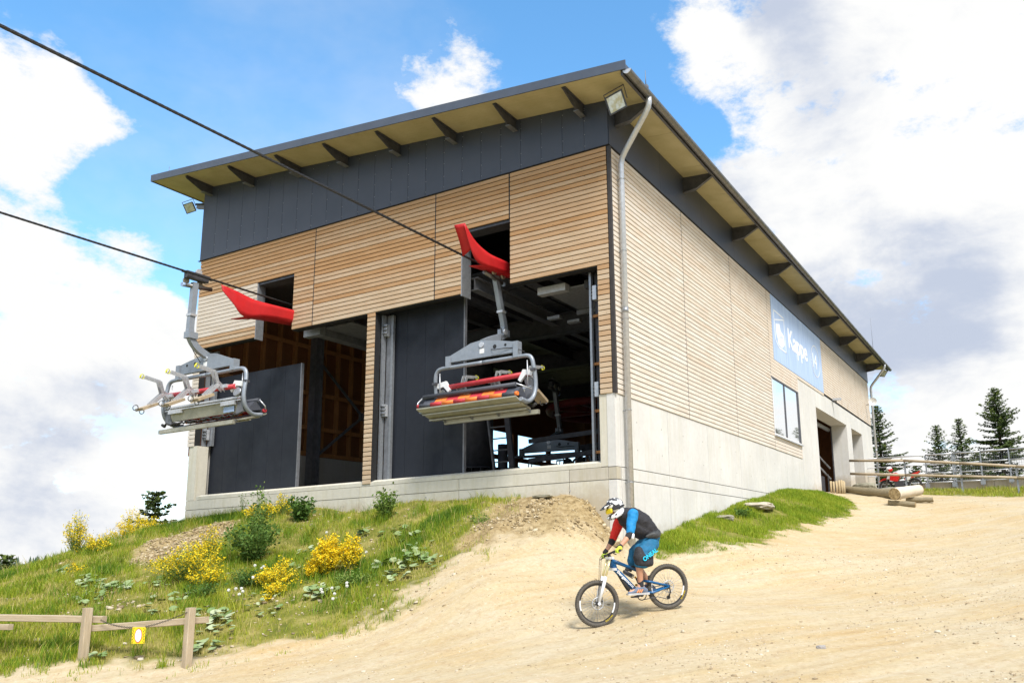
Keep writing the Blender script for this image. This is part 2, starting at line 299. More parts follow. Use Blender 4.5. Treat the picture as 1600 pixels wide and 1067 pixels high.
# ------------------------------------------------------------------ terrain
TRK = 55.0
TP = np.array([[-2.676, -7.964, -5.167], [2.712, -7.966, -4.912], [5.425, -7.363, -4.87], [7.754, -7.201, -4.784], [2.018, -4.721, -4.59], [2.825, -3.878, -4.419], [-0.419, -5.182, -4.62], [-2.285, -5.219, -4.702], [-2.859, -6.17, -4.875], [-3.778, -7.19, -5.029], [2.871, 1.244, -4.087], [4.525, 7.719, -3.48], [7.642, 7.067, -3.566], [7.622, 14.871, -2.525], [7.597, 21.573, -1.709], [3.265, 17.054, -1.888], [1.202, 1.942, -3.379], [1.486, 6.039, -3.05], [2.159, 10.89, -2.608], [2.357, 15.462, -2.028], [0.545, 1.066, -3.57], [0.077, -0.348, -3.477], [0.115, -2.028, -3.585], [-0.021, -3.178, -3.903], [-0.538, -4.006, -3.977], [-0.846, -4.657, -4.364], [-6.21, -4.131, -3.807], [-3.873, -2.953, -3.616], [-2.675, -2.405, -3.265], [-1.651, -1.605, -2.902], [-0.889, -0.803, -2.648], [-9.019, -5.036, -3.746], [-6.587, -6.498, -4.392], [-6.571, -7.565, -4.726], [-6.973, -8.298, -4.959], [-9.19, -7.288, -4.361], [-3.228, -4.449, -4.169], [-5.842, -5.779, -4.325], [-12.928, -2.672, -2.864], [-13.384, -3.952, -3.353], [-13.697, -5.164, -3.812], [5.047, -2.69, -4.551], [6.845, -2.324, -4.559], [-14.396, -0.05, -2.473], [-12.985, -0.05, -2.287], [-11.374, -0.05, -2.176], [-9.365, -0.05, -2.165], [-7.504, -0.05, -2.302], [-5.793, -0.05, -2.16], [-4.2, -0.05, -2.15], [-2.716, -0.05, -2.185], [-1.333, -0.05, -2.232], [-0.921, -0.05, -2.298], [-0.526, -0.05, -2.667], [0.05, 2.212, -3.167], [0.05, 5.011, -2.637], [0.05, 7.706, -2.221], [0.05, 12.252, -1.529], [0.05, 14.841, -1.385], [0.05, 19.003, -1.208], [0.0, 0.0, -3.35], [0.0, 1.2, -3.34], [0.5, 25.0, -0.95], [0.5, 33.0, -0.8], [6.0, 26.0, -1.1], [12.0, 26.0, -1.25], [6.0, 34.0, -0.9], [14.0, 36.0, -1.0], [20.0, 30.0, -1.3], [22.0, 38.0, -1.2], [8.0, -15.7, -5.05], [4.0, -17.0, -5.2], [14.0, -16.0, -4.95], [14.0, -8.0, -4.2], [-6.0, -17.0, -6.0], [-20.0, -12.0, -5.6], [-22.0, -2.0, -4.9], [-20.0, 8.0, -4.6], [-30.0, 6.0, -7.5], [-30.0, -10.0, -7.5], [-17.0, 3.0, -3.1], [-16.0, 12.0, -3.2], [-18.0, 25.0, -3.4], [-30.0, 25.0, -7.0], [16.0, 5.0, -3.0], [22.0, 15.0, -2.6], [-7.0, 34.0, -1.2], [-7.0, 42.0, -2.5], [5.0, 44.0, -2.0], [20.0, 48.0, -2.2], [26.0, 0.0, -4.0]])
def _tps(r2): return .5*r2*np.log(r2+1e-9)
def _fit(P, lam=.02):
    n = len(P); X = P[:, :2]; K = _tps(((X[:, None]-X[None])**2).sum(-1))+lam*np.eye(n)
    A = np.zeros((n+3, n+3)); A[:n, :n] = K; A[:n, n] = 1; A[:n, n+1:] = X; A[n, :n] = 1; A[n+1:, :n] = X.T
    b = np.zeros(n+3); b[:n] = P[:, 2]; return np.linalg.solve(A, b)
TW = _fit(TP)
def hbase(x, y):
    x = np.asarray(x, float); y = np.asarray(y, float); n = len(TP); r = TW[n]+TW[n+1]*x+TW[n+2]*y
    for i in range(n): r = r+TW[i]*_tps((x-TP[i, 0])**2+(y-TP[i, 1])**2)
    d = np.hypot(x+2, y-12); t = np.clip((d-34)/30, 0, 1); t = t*t*(3-2*t)
    return r*(1-t)+(-7-.10*(d-50).clip(0, 400))*t
_tab = rng.random((256, 256))
def vnoise(x, y):
    xi = np.floor(x).astype(int); yi = np.floor(y).astype(int); fx = x-xi; fy = y-yi; fx = fx*fx*(3-2*fx); fy = fy*fy*(3-2*fy)
    g = lambda a, b: _tab[a & 255, b & 255]
    return (g(xi, yi)*(1-fx)+g(xi+1, yi)*fx)*(1-fy)+(g(xi, yi+1)*(1-fx)+g(xi+1, yi+1)*fx)*fy-.5
def fbm(x, y, sc, oc=4, g=.5):
    r = 0; a = 1
    for i in range(oc): r = r+a*vnoise(x*sc+17.3*i, y*sc+5.1*i); a *= g; sc *= 2.03
    return r
PA = np.array([(-60,-24),(-9.6,-10.6),(-7.4,-9.35),(-6.1,-8.62),(-5.1,-8.1),(-3.9,-7.62),(-3.72,-7.15),(-3.4,-6.56),(-2.95,-5.83),(-2.32,-5.18),(-1.96,-4.65),(-1.75,-3.77),(-1.72,-2.96),(-2.0,-2.2),(-2.3,-1.3),(-2.2,-.3),(-2.0,.6),(-14.8,.6),(-14.8,33),(4,33.5),(30,31),(90,40),(90,90),(-90,90),(-90,-24)], float)
PB = np.array([(-.3,.6),(.46,.74),(.89,1.15),(1.7,2.2),(2.2,2.92),(2.0,4.6),(1.92,6.35),(2.2,9),(2.46,12.5),(2.3,15.5),(1.3,16.8),(.3,18.3),(-.3,18.6)], float)
PC = np.array([(3.2,22.2),(7.6,21.7),(14,22.5),(24,25),(24,30),(8,27.2),(2.9,28.8)], float)
PM = np.array([(-1.55,-2.8),(-1.0,-2.25),(-.45,-1.3),(.1,-.45),(.1,.3),(-3.2,.3),(-3.3,-.6),(-2.6,-1.7),(-2.2,-2.6)], float)
PG = np.array([(-9.97,-4.6),(-10.6,-3.94),(-11.6,-2.97),(-11.2,-1.4),(-10.3,-1.2),(-9.5,-2.4),(-9.2,-3.4),(-9.2,-4.5)], float)
def sdist(x, y, P):
    """signed distance, positive inside"""
    ins = np.zeros(x.shape, bool); dm = np.full(x.shape, 1e9); n = len(P)
    for i in range(n):
        x0, y0 = P[i]; x1, y1 = P[(i+1) % n]; dx, dy = x1-x0, y1-y0
        t = np.clip(((x-x0)*dx+(y-y0)*dy)/(dx*dx+dy*dy+1e-12), 0, 1); dm = np.minimum(dm, np.hypot(x-x0-t*dx, y-y0-t*dy))
        c = ((y0 > y) != (y1 > y)); xx = x0+(y-y0)*dx/(dy if dy else 1e-9); ins ^= c & (x < xx)
    return np.where(ins, dm, -dm)
def masks(x, y):
    w = .70*fbm(x, y, 1.3, 4)+.40*fbm(x, y, 6, 3)
    a = np.clip((sdist(x, y, PA)+w)/.35, 0, 1); b = np.clip((sdist(x, y, PB)+w*.8)/.3, 0, 1); c = np.clip((sdist(x, y, PC)+w*.8)/.4, 0, 1)
    mo = np.clip((sdist(x, y, PM)+w)/.5, 0, 1); mo = np.maximum(mo, .85*np.clip((sdist(x, y, PG)+w*.6)/.3, 0, 1))
    return np.maximum(np.maximum(a, b), c), mo
def height(x, y, detail=True):
    z = hbase(x, y)
    if detail:
        g, mo = masks(x, y); nr = np.clip(1-(np.hypot(x, y+2)-30)/20, 0, 1)
        z = z+nr*(g*(.10*fbm(x, y, .9, 3))+(1-g)*(1-mo)*(.035*fbm(x, y, .8, 3)+.012*fbm(x, y, 4, 4, .6))+mo*(.13*fbm(x, y, 1.6, 5, .6)+.06*fbm(x, y, 7, 3, .7)))
        # ruts that run down the track
        s = x*math.cos(math.radians(TRK))+y*math.sin(math.radians(TRK)); u = -x*math.sin(math.radians(TRK))+y*math.cos(math.radians(TRK)); z = z+nr*(1-np.maximum(g, mo))*.030*fbm(u*2.6, s*.22, 1.0, 4)
    inside = (x > -14.45) & (x < -.2) & (y > .25) & (y < 32.4)
    return np.where(inside, np.minimum(z, -2.4), z)
gx = np.concatenate([np.arange(-62, -16, .8), np.arange(-16, -9, .14), np.arange(-9, 9, .07), np.arange(9, 16, .2), np.arange(16, 62, .8)])
gy = np.concatenate([np.arange(-24, -16, .4), np.arange(-16, 1, .07), np.arange(1, 22, .14), np.arange(22, 34, .3), np.arange(34, 74, .9)])
GX, GY = np.meshgrid(gx, gy, indexing='ij'); fxx, fyy = GX.ravel(), GY.ravel()
GZ = height(fxx, fyy); gr, mo = masks(fxx, fyy); nx, ny = len(gx), len(gy)
idx = np.arange(nx*ny).reshape(nx, ny); F = np.stack([idx[:-1, :-1], idx[1:, :-1], idx[1:, 1:], idx[:-1, 1:]], -1).reshape(-1, 4)
m = Mt('ground_dirt_and_turf', (.5,.42,.28), .95, spec=.1)
P_ = m.coord('Object'); P2 = m.coord('Object', (1, 1, 1))
rot = m.n('ShaderNodeMapping', {0: m.n('ShaderNodeMapping', {0: m.n('ShaderNodeTexCoord').outputs['Object'], 'Rotation': (0, 0, math.radians(-TRK))}).outputs[0], 'Scale': (.16, 1.7, 1)}).outputs[0]
b1 = m.noise(P_, .45, 5, .6); b2 = m.noise(rot, 1.7, 6, .6, .4); b3 = m.noise(P_, 15, 8, .8); b4 = m.noise(P_, 5, 5, .65)
dirt = m.ramp(b1, [(.32, (.44, .315, .155)), (.5, (.455, .36, .21)), (.68, (.465, .395, .27))])
dirt = m.mix(m.ramp(b2, [(.40, (0,)*3), (.68, (.75,)*3)]), dirt, (.49, .415, .29))
dirt = m.mix(m.ramp(b4, [(.5, (0,)*3), (.72, (.6,)*3)]), dirt, (.39, .27, .15))
dirt = m.mix(m.ramp(b3, [(.34, (.6,)*3), (.46, (0,)*3)]), dirt, (.25, .18, .10)); dirt = m.mix(m.ramp(b3, [(.54, (0,)*3), (.68, (.6,)*3)]), dirt, (.60, .53, .41)); b5 = m.noise(rot, 5.5, 7, .7, .2); dirt = m.mix(m.ramp(b5, [(.36, (.32,)*3), (.48, (0,)*3)]), dirt, (.33, .245, .145))
vo = m.n('ShaderNodeTexVoronoi', {'Vector': P_, 'Scale': 22.0}); spk = m.ramp(vo.outputs['Distance'], [(.10, (1,)*3), (.22, (0,)*3)])
vc = m.ramp(vo.outputs['Color'], [(.55, (0,)*3), (.62, (1,)*3)]); stn = m.math('MULTIPLY', spk, vc)
dirt = m.mix(m.math('MULTIPLY', stn, .6), dirt, (.56, .50, .40))
rub = m.ramp(m.noise(P_, 9, 7, .75), [(.28, (.11, .078, .035)), (.5, (.30, .22, .11)), (.7, (.43, .345, .20))])
turf = m.ramp(m.noise(P_, 2.2, 6, .7), [(.3, (.07, .085, .015)), (.5, (.16, .16, .03)), (.72, (.33, .27, .10))])
at = m.n('ShaderNodeAttribute', attribute_name='turf').outputs['Fac']; am = m.n('ShaderNodeAttribute', attribute_name='rubble').outputs['Fac']
c = m.mix(am, m.mix(at, dirt, turf), rub); m.col(c)
hb = m.math('ADD', m.math('MULTIPLY', b3, .5), m.math('MULTIPLY', spk, .25)); m.bump(hb, .65, .025)
M['ground'] = m.m
ground = fast('ground', np.stack([fxx, fyy, GZ], 1), F, M['ground'], None, True, {'turf': gr*(1-mo*.6), 'rubble': mo}); tag(ground, kind='structure')
# far country: one ring sheet to the horizon
ang = np.linspace(0, 2*np.pi, 145)[:-1]; rad = np.concatenate([np.linspace(48, 120, 8), np.geomspace(150, 9000, 26)])
A_, R_ = np.meshgrid(ang, rad, indexing='ij'); hx, hy = -2+R_*np.cos(A_), 12+R_*np.sin(A_)
hz_ = np.where(R_ < 75, hbase(hx, hy)-.6-.05*(R_-48), -10-.11*(R_-75).clip(0, 500)+14*np.sin(A_*5+1)*np.clip((R_-200)/600, 0, 1)+np.clip((R_-500)/700, 0, 1)*(62+9*np.sin(A_*9))-np.clip((R_-1500)/3000, 0, 1)*60)
idx = np.arange(A_.size).reshape(A_.shape); nidx = np.roll(idx, -1, 0)
F = np.stack([idx[:, :-1], idx[:, 1:], nidx[:, 1:], nidx[:, :-1]], -1).reshape(-1, 4)
m = Mt('far_hills', (.06, .09, .04), .95, spec=.1); v = m.coord('Object'); m.col(m.ramp(m.noise(v, .01, 8, .7), [(.35, (.045, .075, .035)), (.6, (.10, .14, .06))])); M['hills'] = m.m
hills = fast('hills', np.stack([hx.ravel(), hy.ravel(), hz_.ravel()], 1), F, M['hills'], None, True); tag(hills, kind='structure')
def gz(x, y): return float(height(np.array([x], float), np.array([y], float))[0])

# ------------------------------------------------------------------ the station building
BL = thing('chairlift_station', (-7.3, 0, -1.65), 'large chairlift station clad in larch boards over a concrete base with a dark overhanging roof', 'building')
X0, Y1, ZF = -14.65, 32.6, 5.93
PITCH = .1216; BH = .1035
def zsof(x): return 7.08-.091*x
# --- boards
bcache = {}
def board_mesh(L):
    k = round(L, 3)
    if k not in bcache:
        h = BH; c = .008; t = .024
        pr = [(-t, c), (-t+c, 0), (0, 0), (0, h), (-t+c, h), (-t, h-c)]   # (y out, z)
        vs = [(x, y, z) for x in (0, k) for y, z in pr]; fs = [tuple(range(6)), tuple(reversed(range(6, 12)))]+[(i, 6+i, 6+(i+1) % 6, (i+1) % 6) for i in range(6)]
        me = bpy.data.meshes.new('board'); me.from_pydata(vs, [], fs); me.update(); bcache[k] = me
    return bcache[k]
blist = []   # (face, start, length, z)
def rows(z0, z1):
    k0 = round((z0-ZF)/PITCH); k1 = round((z1-ZF)/PITCH)
    return [ZF+k*PITCH for k in range(k0, k1)]
ZP = ZF-24*PITCH     # underside of the hanging front panels, about 3.0
ZN = ZF-10*PITCH     # head of the two rope slots, about 4.7
ZB = ZF-49*PITCH     # foot of the boards
def seg(face, a, b, z0, z1):
    for z in rows(z0, z1): blist.append((face, a+.016, b-a-.032, z+.006))
seg('F', X0, -11.92, ZP, ZN); seg('F', X0, -9.54, ZN, ZF); seg('F', -10.37, -9.54, ZP, ZN)
seg('F', -9.54, -5.14, ZP, ZF)
seg('F', -5.14, -4.28, ZP, ZN); seg('F', -5.14, -2.80, ZN, ZF); seg('F', -2.79, -.03, ZP, ZF)
seg('F', X0, -14.34, ZB, ZP); seg('F', -.36, -.03, ZB, ZP); seg('F', -7.45, -7.15, ZF-62*PITCH, ZP)
R = [.07, 4.37, 8.40, 12.47]
for a, b in zip(R[:-1], R[1:]): seg('R', a, b, ZB, ZF)
seg('R', 12.47, 16.25, ZB, ZF-44*PITCH); seg('R', 12.47, 16.25, ZF-27*PITCH, ZF-21*PITCH)
seg('R', 12.47, 13.0, ZF-21*PITCH, ZF)
for a, b in ((20.85, 24.7), (24.7, 28.6), (28.6, Y1-.05)): seg('R', a, b, ZF-21*PITCH, ZF)
seg('R', 16.25, 20.85, ZF-22*PITCH, ZF-21*PITCH)
def bkey(t):
    f, a, L, z = t; p = Vector((a+L/2, 0, z)) if f == 'F' else Vector((0, a+L/2, z)); return (p-CAM).length - (.9*L)
blist.sort(key=bkey)
bb = Vector(BASE[BL.name]); farb = MB()
for i, (f, a, L, z) in enumerate(blist):
    if i < 300:
        me = board_mesh(L)
        if f == 'R' and not me.get('side'): pass
        o = bpy.data.objects.new('board', me); o.parent = BL
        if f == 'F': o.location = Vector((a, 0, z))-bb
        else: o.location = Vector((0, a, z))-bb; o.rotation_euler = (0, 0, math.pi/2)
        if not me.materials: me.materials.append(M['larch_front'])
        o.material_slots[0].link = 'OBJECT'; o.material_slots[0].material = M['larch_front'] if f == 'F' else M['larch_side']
        COL.objects.link(o)
    else:
        if f == 'F': farb.box(a, -.024, z, a+L, 0, z+BH)
        else: farb.box(0, a, z, .024, a+L, z+BH)
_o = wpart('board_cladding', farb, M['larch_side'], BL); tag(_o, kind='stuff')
for x, z0, z1 in ((-9.54, ZP, ZF), (-5.14, ZP, ZF), (-2.795, ZN, ZF)):
    mb = MB(); w = .013 if x > -4 else .018; mb.box(x-w, -.021, z0+.01, x+w, .004, z1-.015); wpart('joint_strip', mb, M['black'], BL)
for y, z0 in ((4.37, ZB), (8.40, ZB), (12.47, ZB), (24.7, ZF-21*PITCH), (28.6, ZF-21*PITCH)):
    mb = MB(); mb.box(-.004, y-.016, z0+.01, .018, y+.016, ZF-.015); wpart('joint_strip', mb, M['corner_dark'], BL)
# --- walls behind the boards
mb = MB()
for x0, x1, z0, z1 in ((X0+.03, -11.93, 2.99, 7.0), (-11.93, -10.36, 4.70, 7.0), (-10.36, -4.29, 2.99, 7.0), (-4.29, -2.78, 4.70, 7.0), (-2.78, -.06, 2.99, 7.0), (X0+.03, -14.36, 0.0, 2.99), (-7.44, -7.16, -1.60, 2.99), (-.35, -.06, 0.0, 2.99)):
    mb.box(x0, .012, z0, x1, .20, z1)
mb.box(-.20, .21, .0, -.012, 16.25, 7.0); mb.box(-.20, 16.25, 3.3, -.012, Y1-.1, 7.0)
wpart('wall_backing', mb, M['black'], BL)
mb = MB(); mb.box(-.022, -.022, ZB, .06, .055, ZF-.01); wpart('corner_strip', mb, M['corner_dark'], BL)
mb = MB(); mb.box(-14.64, .02, -.3, -14.52, 14.4, 8.3); mb.box(-14.64, 14.4, 2.42, -14.52, 32.4, 8.3)
for yy in (17.3, 20.4, 23.5, 26.6, 29.7): mb.box(-14.62, yy, -.6, -14.54, yy+.42, 2.43)
mb.box(-14.61, 14.4, 1.05, -14.55, 32.3, 1.28); mb.box(-14.5, 32.3, 3.4, -.2, 32.5, 7.0); wpart('outer_wall', mb, M['osb'], BL)
# --- fascia panels
k = 0; xs = [-.61*i for i in range(24)]+[X0-.02]
for a, b in zip(xs[1:], xs[:-1]):
    if a == xs[1]: b = .035
    mb = MB(); g = .004
    mb.prism([(a+g, ZF+.012), (b-g, ZF+.012), (b-g, zsof(b)-.01), (a+g, zsof(a)-.01)], lambda p, q, d: (p, d, q), -.045, -.014)
    wpart('fascia_panel', mb, M['fascia'], BL)
y = -.045
for i in range(11):
    y2 = min(y+3.0, Y1+.03); mb = MB(); mb.box(.016, max(y+.004, -.012), ZF+.012, .045, y2-.004, 7.06); wpart('fascia_panel', mb, M['fascia'], BL); y = y2
mb = MB(); mb.box(X0-.10, -.055, ZF-.004, .06, .01, ZF+.012); mb.box(.01, .055, ZF-.004, .06, Y1+.04, ZF+.012); wpart('drip_flashing', mb, M['black'], BL)
mb = MB()
for a in xs[1:-1]:
    for q in (.12, .42, .78, 1.1): mb.disc((a+.02, -.047, ZF+q), (0, 1, 0), .007, .006, 6)
for a in xs[1:-1]:
    mb.disc((a+.02, -.047, zsof(a)-.15), (0, 1, 0), .007, .006, 6)
tag(wpart('screw', mb, M['galv_light'], BL), kind='stuff')
# --- roof
RX0, RX1, RY0, RY1 = -15.86, 1.03, -1.10, 34.62
mb = MB(); mb.prism([(RX0, zsof(RX0)+.02), (RX1, zsof(RX1)+.02), (RX1, zsof(RX1)+.15), (RX0, zsof(RX0)+.15)], lambda a, b, d: (a, d, b), RY0+.02, RY1); roof = wpart('roof', mb, M['verge'], BL)
# soffit boards: front strip runs along the front, side strips in sheets
for i in range(9):
    y0 = RY0+.03+i*.118; mb = MB(); mb.prism([(RX0+.02, zsof(RX0)), (RX1-.12, zsof(RX1-.12)), (RX1-.12, zsof(RX1-.12)+.018), (RX0+.02, zsof(RX0)+.018)], lambda a, b, d: (a, d, b), y0+.002, y0+.115)
    wpart('soffit_board', mb, M['soffit'], BL)
y = -.02
while y < RY1-.1:
    y2 = min(y+2.06, RY1-.02); mb = MB()
    mb.prism([(.04, zsof(.04)), (RX1-.12, zsof(RX1-.12)), (RX1-.12, zsof(RX1-.12)+.018), (.04, zsof(.04)+.018)], lambda a, b, d: (a, d, b), y+.006, y2-.006); wpart('soffit_board', mb, M['soffit'], BL); y = y2
mb = MB(); mb.prism([(RX0+.02, zsof(RX0)), (X0, zsof(X0)), (X0, zsof(X0)+.018), (RX0+.02, zsof(RX0)+.018)], lambda a, b, d: (a, d, b), .0, RY1-.02); wpart('soffit_board', mb, M['soffit'], BL)
mb = MB()
mb.prism([(RX0-.015, zsof(RX0)-.02), (RX1+.03, zsof(RX1)-.02), (RX1+.03, zsof(RX1)+.20), (RX0-.015, zsof(RX0)+.20)], lambda a, b, d: (a, d, b), RY0-.015, RY0+.012); wpart('verge_trim', mb, M['verge'], BL)
mb = MB(); mb.box(RX0-.02, RY0, zsof(RX0)-.02, RX0+.01, RY1, zsof(RX0)+.20); wpart('verge_trim', mb, M['verge'], BL)
mb = MB(); mb.box(RX1-.12, RY0+.06, zsof(RX1)-.10, RX1-.06, RY1, zsof(RX1)+.02); wpart('eaves_board', mb, M['steel_dark'], BL)
# gutter: half round with joint beads
gxc, gzc, gr_ = RX1+.045, zsof(RX1)-.02, .098
mb = MB(); vs = []; n = 10; ys = [RY0+.03, RY1]
for yv in ys:
    for r_ in (gr_, gr_-.006):
        for k in range(n+1):
            t = math.pi+math.pi*k/n; vs.append((gxc+r_*math.cos(t), yv, gzc+r_*math.sin(t)))
m1 = n+1; fs = []
for k in range(n): fs += [(k, k+1, 2*m1+k+1, 2*m1+k), (m1+k, 3*m1+k, 3*m1+k+1, m1+k+1)]
mb.add(vs, fs, True); gut = wpart('gutter', mb, M['zinc'], BL)
mb = MB(); mb.prism([(gxc+gr_*math.cos(math.pi+math.pi*k/12), gzc+gr_*math.sin(math.pi+math.pi*k/12)) for k in range(13)], lambda a, b, d: (a, d, b), RY0+.018, RY0+.034); wpart('end_cap', mb, M['galv_light'], gut)
y = RY0+.55
while y < RY1:
    mb = MB(); mb.torus((gxc, y, gzc), (0, 1, 0), gr_+.001, .007, 12, 6, 0, math.pi, ref=(1, 0, 0)); wpart('bead', mb, M['zinc'], gut); y += .98
def downpipe(y, z_bot):
    r = .068; xo = .14; mb = MB(); z0 = gzc-gr_
    pts = [(gxc, y+.05, z0+.02), (gxc, y+.05, z0-.10), (gxc-.03, y+.07, z0-.20), (gxc-.12, y+.10, z0-.32), (xo+.14, y+.33, 5.86), (xo+.04, y+.37, 5.74), (xo, y+.38, 5.60), (xo, y+.38, z_bot)]
    mb.tube(pts, r, 14); d = wpart('downpipe', mb, M['galv_light'], BL)
    for z in (5.2, 3.4, 1.75, -.38, -2.0):
        if z > z_bot:
            mb = MB(); mb.torus((xo, y+.38, z), (0, 0, 1), r+.004, .008, 16, 6); mb.box(-.01, y+.37, z-.01, xo-r, y+.39, z+.01); mb.box(xo-.2, y+.372, z-.006, xo-r, y+.384, z+.006); wpart('clip', mb, M['galv'], d)
    mb = MB(); mb.cyl((xo, y+.38, 1.9), (xo, y+.38, 2.02), r+.006); wpart('socket', mb, M['galv'], d)
downpipe(.02, gz(.14, .4)-.1); downpipe(Y1-.15, -1.0)
# brackets under the overhang
def bracket_front(x):
    z = zsof(x); mb = MB(); mb.prism([(-.05, z-.02), (-.97, z-.02), (-.97, z-.09), (-.42, z-.30), (-.05, z-.30)], lambda a, b, d: (d, a, b), x-.012, x+.012)
    mb.box(x-.055, -.97, z-.03, x+.055, -.05, z-.012); o = wpart('roof_bracket', mb, M['steel_dark'], BL)
    mb = MB(); mb.box(x-.07, -.40, z-.325, x+.07, -.05, z-.305); wpart('flange', mb, M['steel_mid'], o)
for x in (-.62, -2.58, -4.48, -6.42, -8.37, -10.3, -12.33, -14.3): bracket_front(x)
def bracket_side(y, s=1):
    xa, xb = (.05, .93); z = 7.03; mb = MB()
    mb.prism([(xa, z), (xb, z-.06), (xb, z-.16), (.45, z-.42), (xa, z-.46)], lambda a, b, d: (a, d, b), y-.015, y+.015); mb.prism([(xa, z-.46), (.45, z-.42), (.45, z-.44), (xa, z-.48)], lambda a, b, d: (a, d, b), y-.07, y+.07)
    mb.prism([(.45, z-.42), (xb, z-.16), (xb, z-.18), (.45, z-.44)], lambda a, b, d: (a, d, b), y-.05, y+.05)
    o = wpart('roof_bracket', mb, M['steel_dark'], BL)
for y in (.35, 4.6, 8.85, 12.95, 17.1, 21.2, 25.25, 29.45, 32.45): bracket_side(y)
mb = MB(); mb.beam((-14.7, .45, 8.05), (-15.7, .45, 8.2), .10, .34, h1=.14); wpart('roof_bracket', mb, M['steel_mid'], BL)
# --- concrete
def cpanel(x0, y0, z0, x1, y1, z1, mat='concrete', g=.009):
    mb = MB(); fx = abs(x1-x0) > abs(y1-y0)
    if fx: mb.box(x0+g, y0, z0+g, x1-g, y1, z1-g)
    else: mb.box(x0, y0+g, z0+g, x1, y1-g, z1-g)
    return wpart('concrete_panel', mb, M[mat], BL)
cx = [-14.56, -11.0, -7.55, -4.3, -1.2, -.20]
for a, b in zip(cx[:-1], cx[1:]):
    cpanel(a, 0, -1.94, b, .45, -1.655, 'concrete_dirty' if a > -1.3 else 'concrete'); cpanel(a, 0, -4.3, b, .45, -1.94)
mb = MB(); mb.box(-14.56, .03, -4.3, -.2, .40, -1.66); wpart('concrete_core', mb, M['concrete_dark'], BL)
mb = MB(); rs_ = random.Random(5)
for i in range(10): mb.disc((-13.6+1.38*i, -.001, -2.05-.12*rs_.random()), (0, 1, 0), .022, .006, 10)
for i in range(11):
    for z in (-.55, -1.2): mb.disc((.001, 1.1+1.4*i, z), (1, 0, 0), .02, .006, 10)
tag(wpart('tie_hole', mb, M['concrete_dark'], BL), kind='stuff')
mb = MB(); mb.prism([(0.0, -1.655), (.46, -1.655), (.46, -1.50), (.16, -1.50), (0.0, -1.56)], lambda a, b, d: (d, a, b), -14.1, -.39); wpart('sill', mb, M['concrete'], BL)
mb = MB(); mb.box(-14.56, 0, -1.655, -14.20, .38, -.02); wpart('concrete_pier', mb, M['concrete'], BL)
cpanel(-.39, 0, -1.655, -.20, .45, -.02)
mb = MB(); mb.box(-.20, 0, -1.655, 0, .24, -.02); wpart('concrete_pier', mb, M['concrete_side'], BL)
ry = [0, .24, 2.9, 5.7, 8.5, 11.3, 13.9, 16.3]
for i, (a, b) in enumerate(zip(ry[:-1], ry[1:])):
    if i == 0:
        cpanel(-.2, a, -4.3, 0, b, -1.94, 'concrete_side'); cpanel(-.2, a, -1.94, 0, b, -1.655, 'concrete_dirty'); continue
    cpanel(-.4, a, -1.655, 0, b, -.02, 'concrete_side'); cpanel(-.4, a, -1.94, 0, b, -1.655, 'concrete_side'); cpanel(-.4, a, -4.3, 0, b, -1.94, 'concrete_side')
DY = [(19.17, 25.5), (26.68, 29.5)]; ZH = 2.51
for a, b, z0, z1 in ((16.3, 17.9, -2.5, 3.28), (17.9, 19.17, -2.5, 3.28), (19.17, 25.5, ZH, 3.28), (25.5, 26.68, -2, 3.28), (26.68, 29.5, ZH, 3.28), (29.5, 32.6, -2, 3.28)):
    mb = MB(); mb.box(-.75, a+.003, z0, 0, b-.003, z1); wpart('concrete_panel', mb, M['concrete_side'], BL)
mb = MB(); mb.box(-14.4, 1, -1.75, -.8, 32.3, -1.15)
mb2 = MB(); mb2.box(-14.4, .5, -2.3, -.5, 32.3, -1.56); wpart('floor', mb2, M['concrete_dark'], BL)
mb = MB(); mb.box(-14.50, .5, -2.3, -14.3, 14.4, .08); mb.box(-14.5, 14.4, -2.3, -14.3, 32.3, .2); mb.box(-14.5, 32.1, -2.3, -.8, 32.3, -.6); wpart('low_wall', mb, M['concrete_dark'], BL)

# ------------------------------------------------------------------ inside the station
def wbox(name, x0, y0, z0, x1, y1, z1, mat, parent=None): mb = MB(); mb.box(x0, y0, z0, x1, y1, z1); return wpart(name, mb, M[mat], parent or BL)
def wbeam(name, p0, p1, w, h, mat, parent=None, up=(0,0,1)): mb = MB(); mb.beam(p0, p1, w, h, up); return wpart(name, mb, M[mat], parent or BL)
def ibeam(name, p0, p1, h, w, t=.02, mat='steel_dark'):
    p0, p1 = Vector(p0), Vector(p1); d = (p1-p0).normalized(); side = d.cross(Vector((0,0,1)))
    up = Vector((0,0,1)) if side.length > .01 else Vector((0,1,0)); side = d.cross(up).normalized(); up = side.cross(d)
    mb = MB(); mb.beam(p0, p1, t*.7, h-2*t, up); mb.beam(p0+up*(h/2-t/2), p1+up*(h/2-t/2), w, t, up); mb.beam(p0-up*(h/2-t/2), p1-up*(h/2-t/2), w, t, up); return wpart(name, mb, M[mat], BL)
# sliding door leaves in upright panels
for x0, n, w in ((-14.27, 6, .63), (-7.12, 4, .635)):
    for i in range(n): wbox('door_panel', x0+i*w+.003, .50, -1.46, x0+(i+1)*w-.003, .56, 2.15 if n == 6 else 3.25, 'navy_door')
wbox('door_edge', -10.49, .49, -1.46, -10.45, .58, 2.15, 'steel_mid'); wbox('door_edge', -4.58, .49, -1.46, -4.54, .58, 3.25, 'steel_mid')
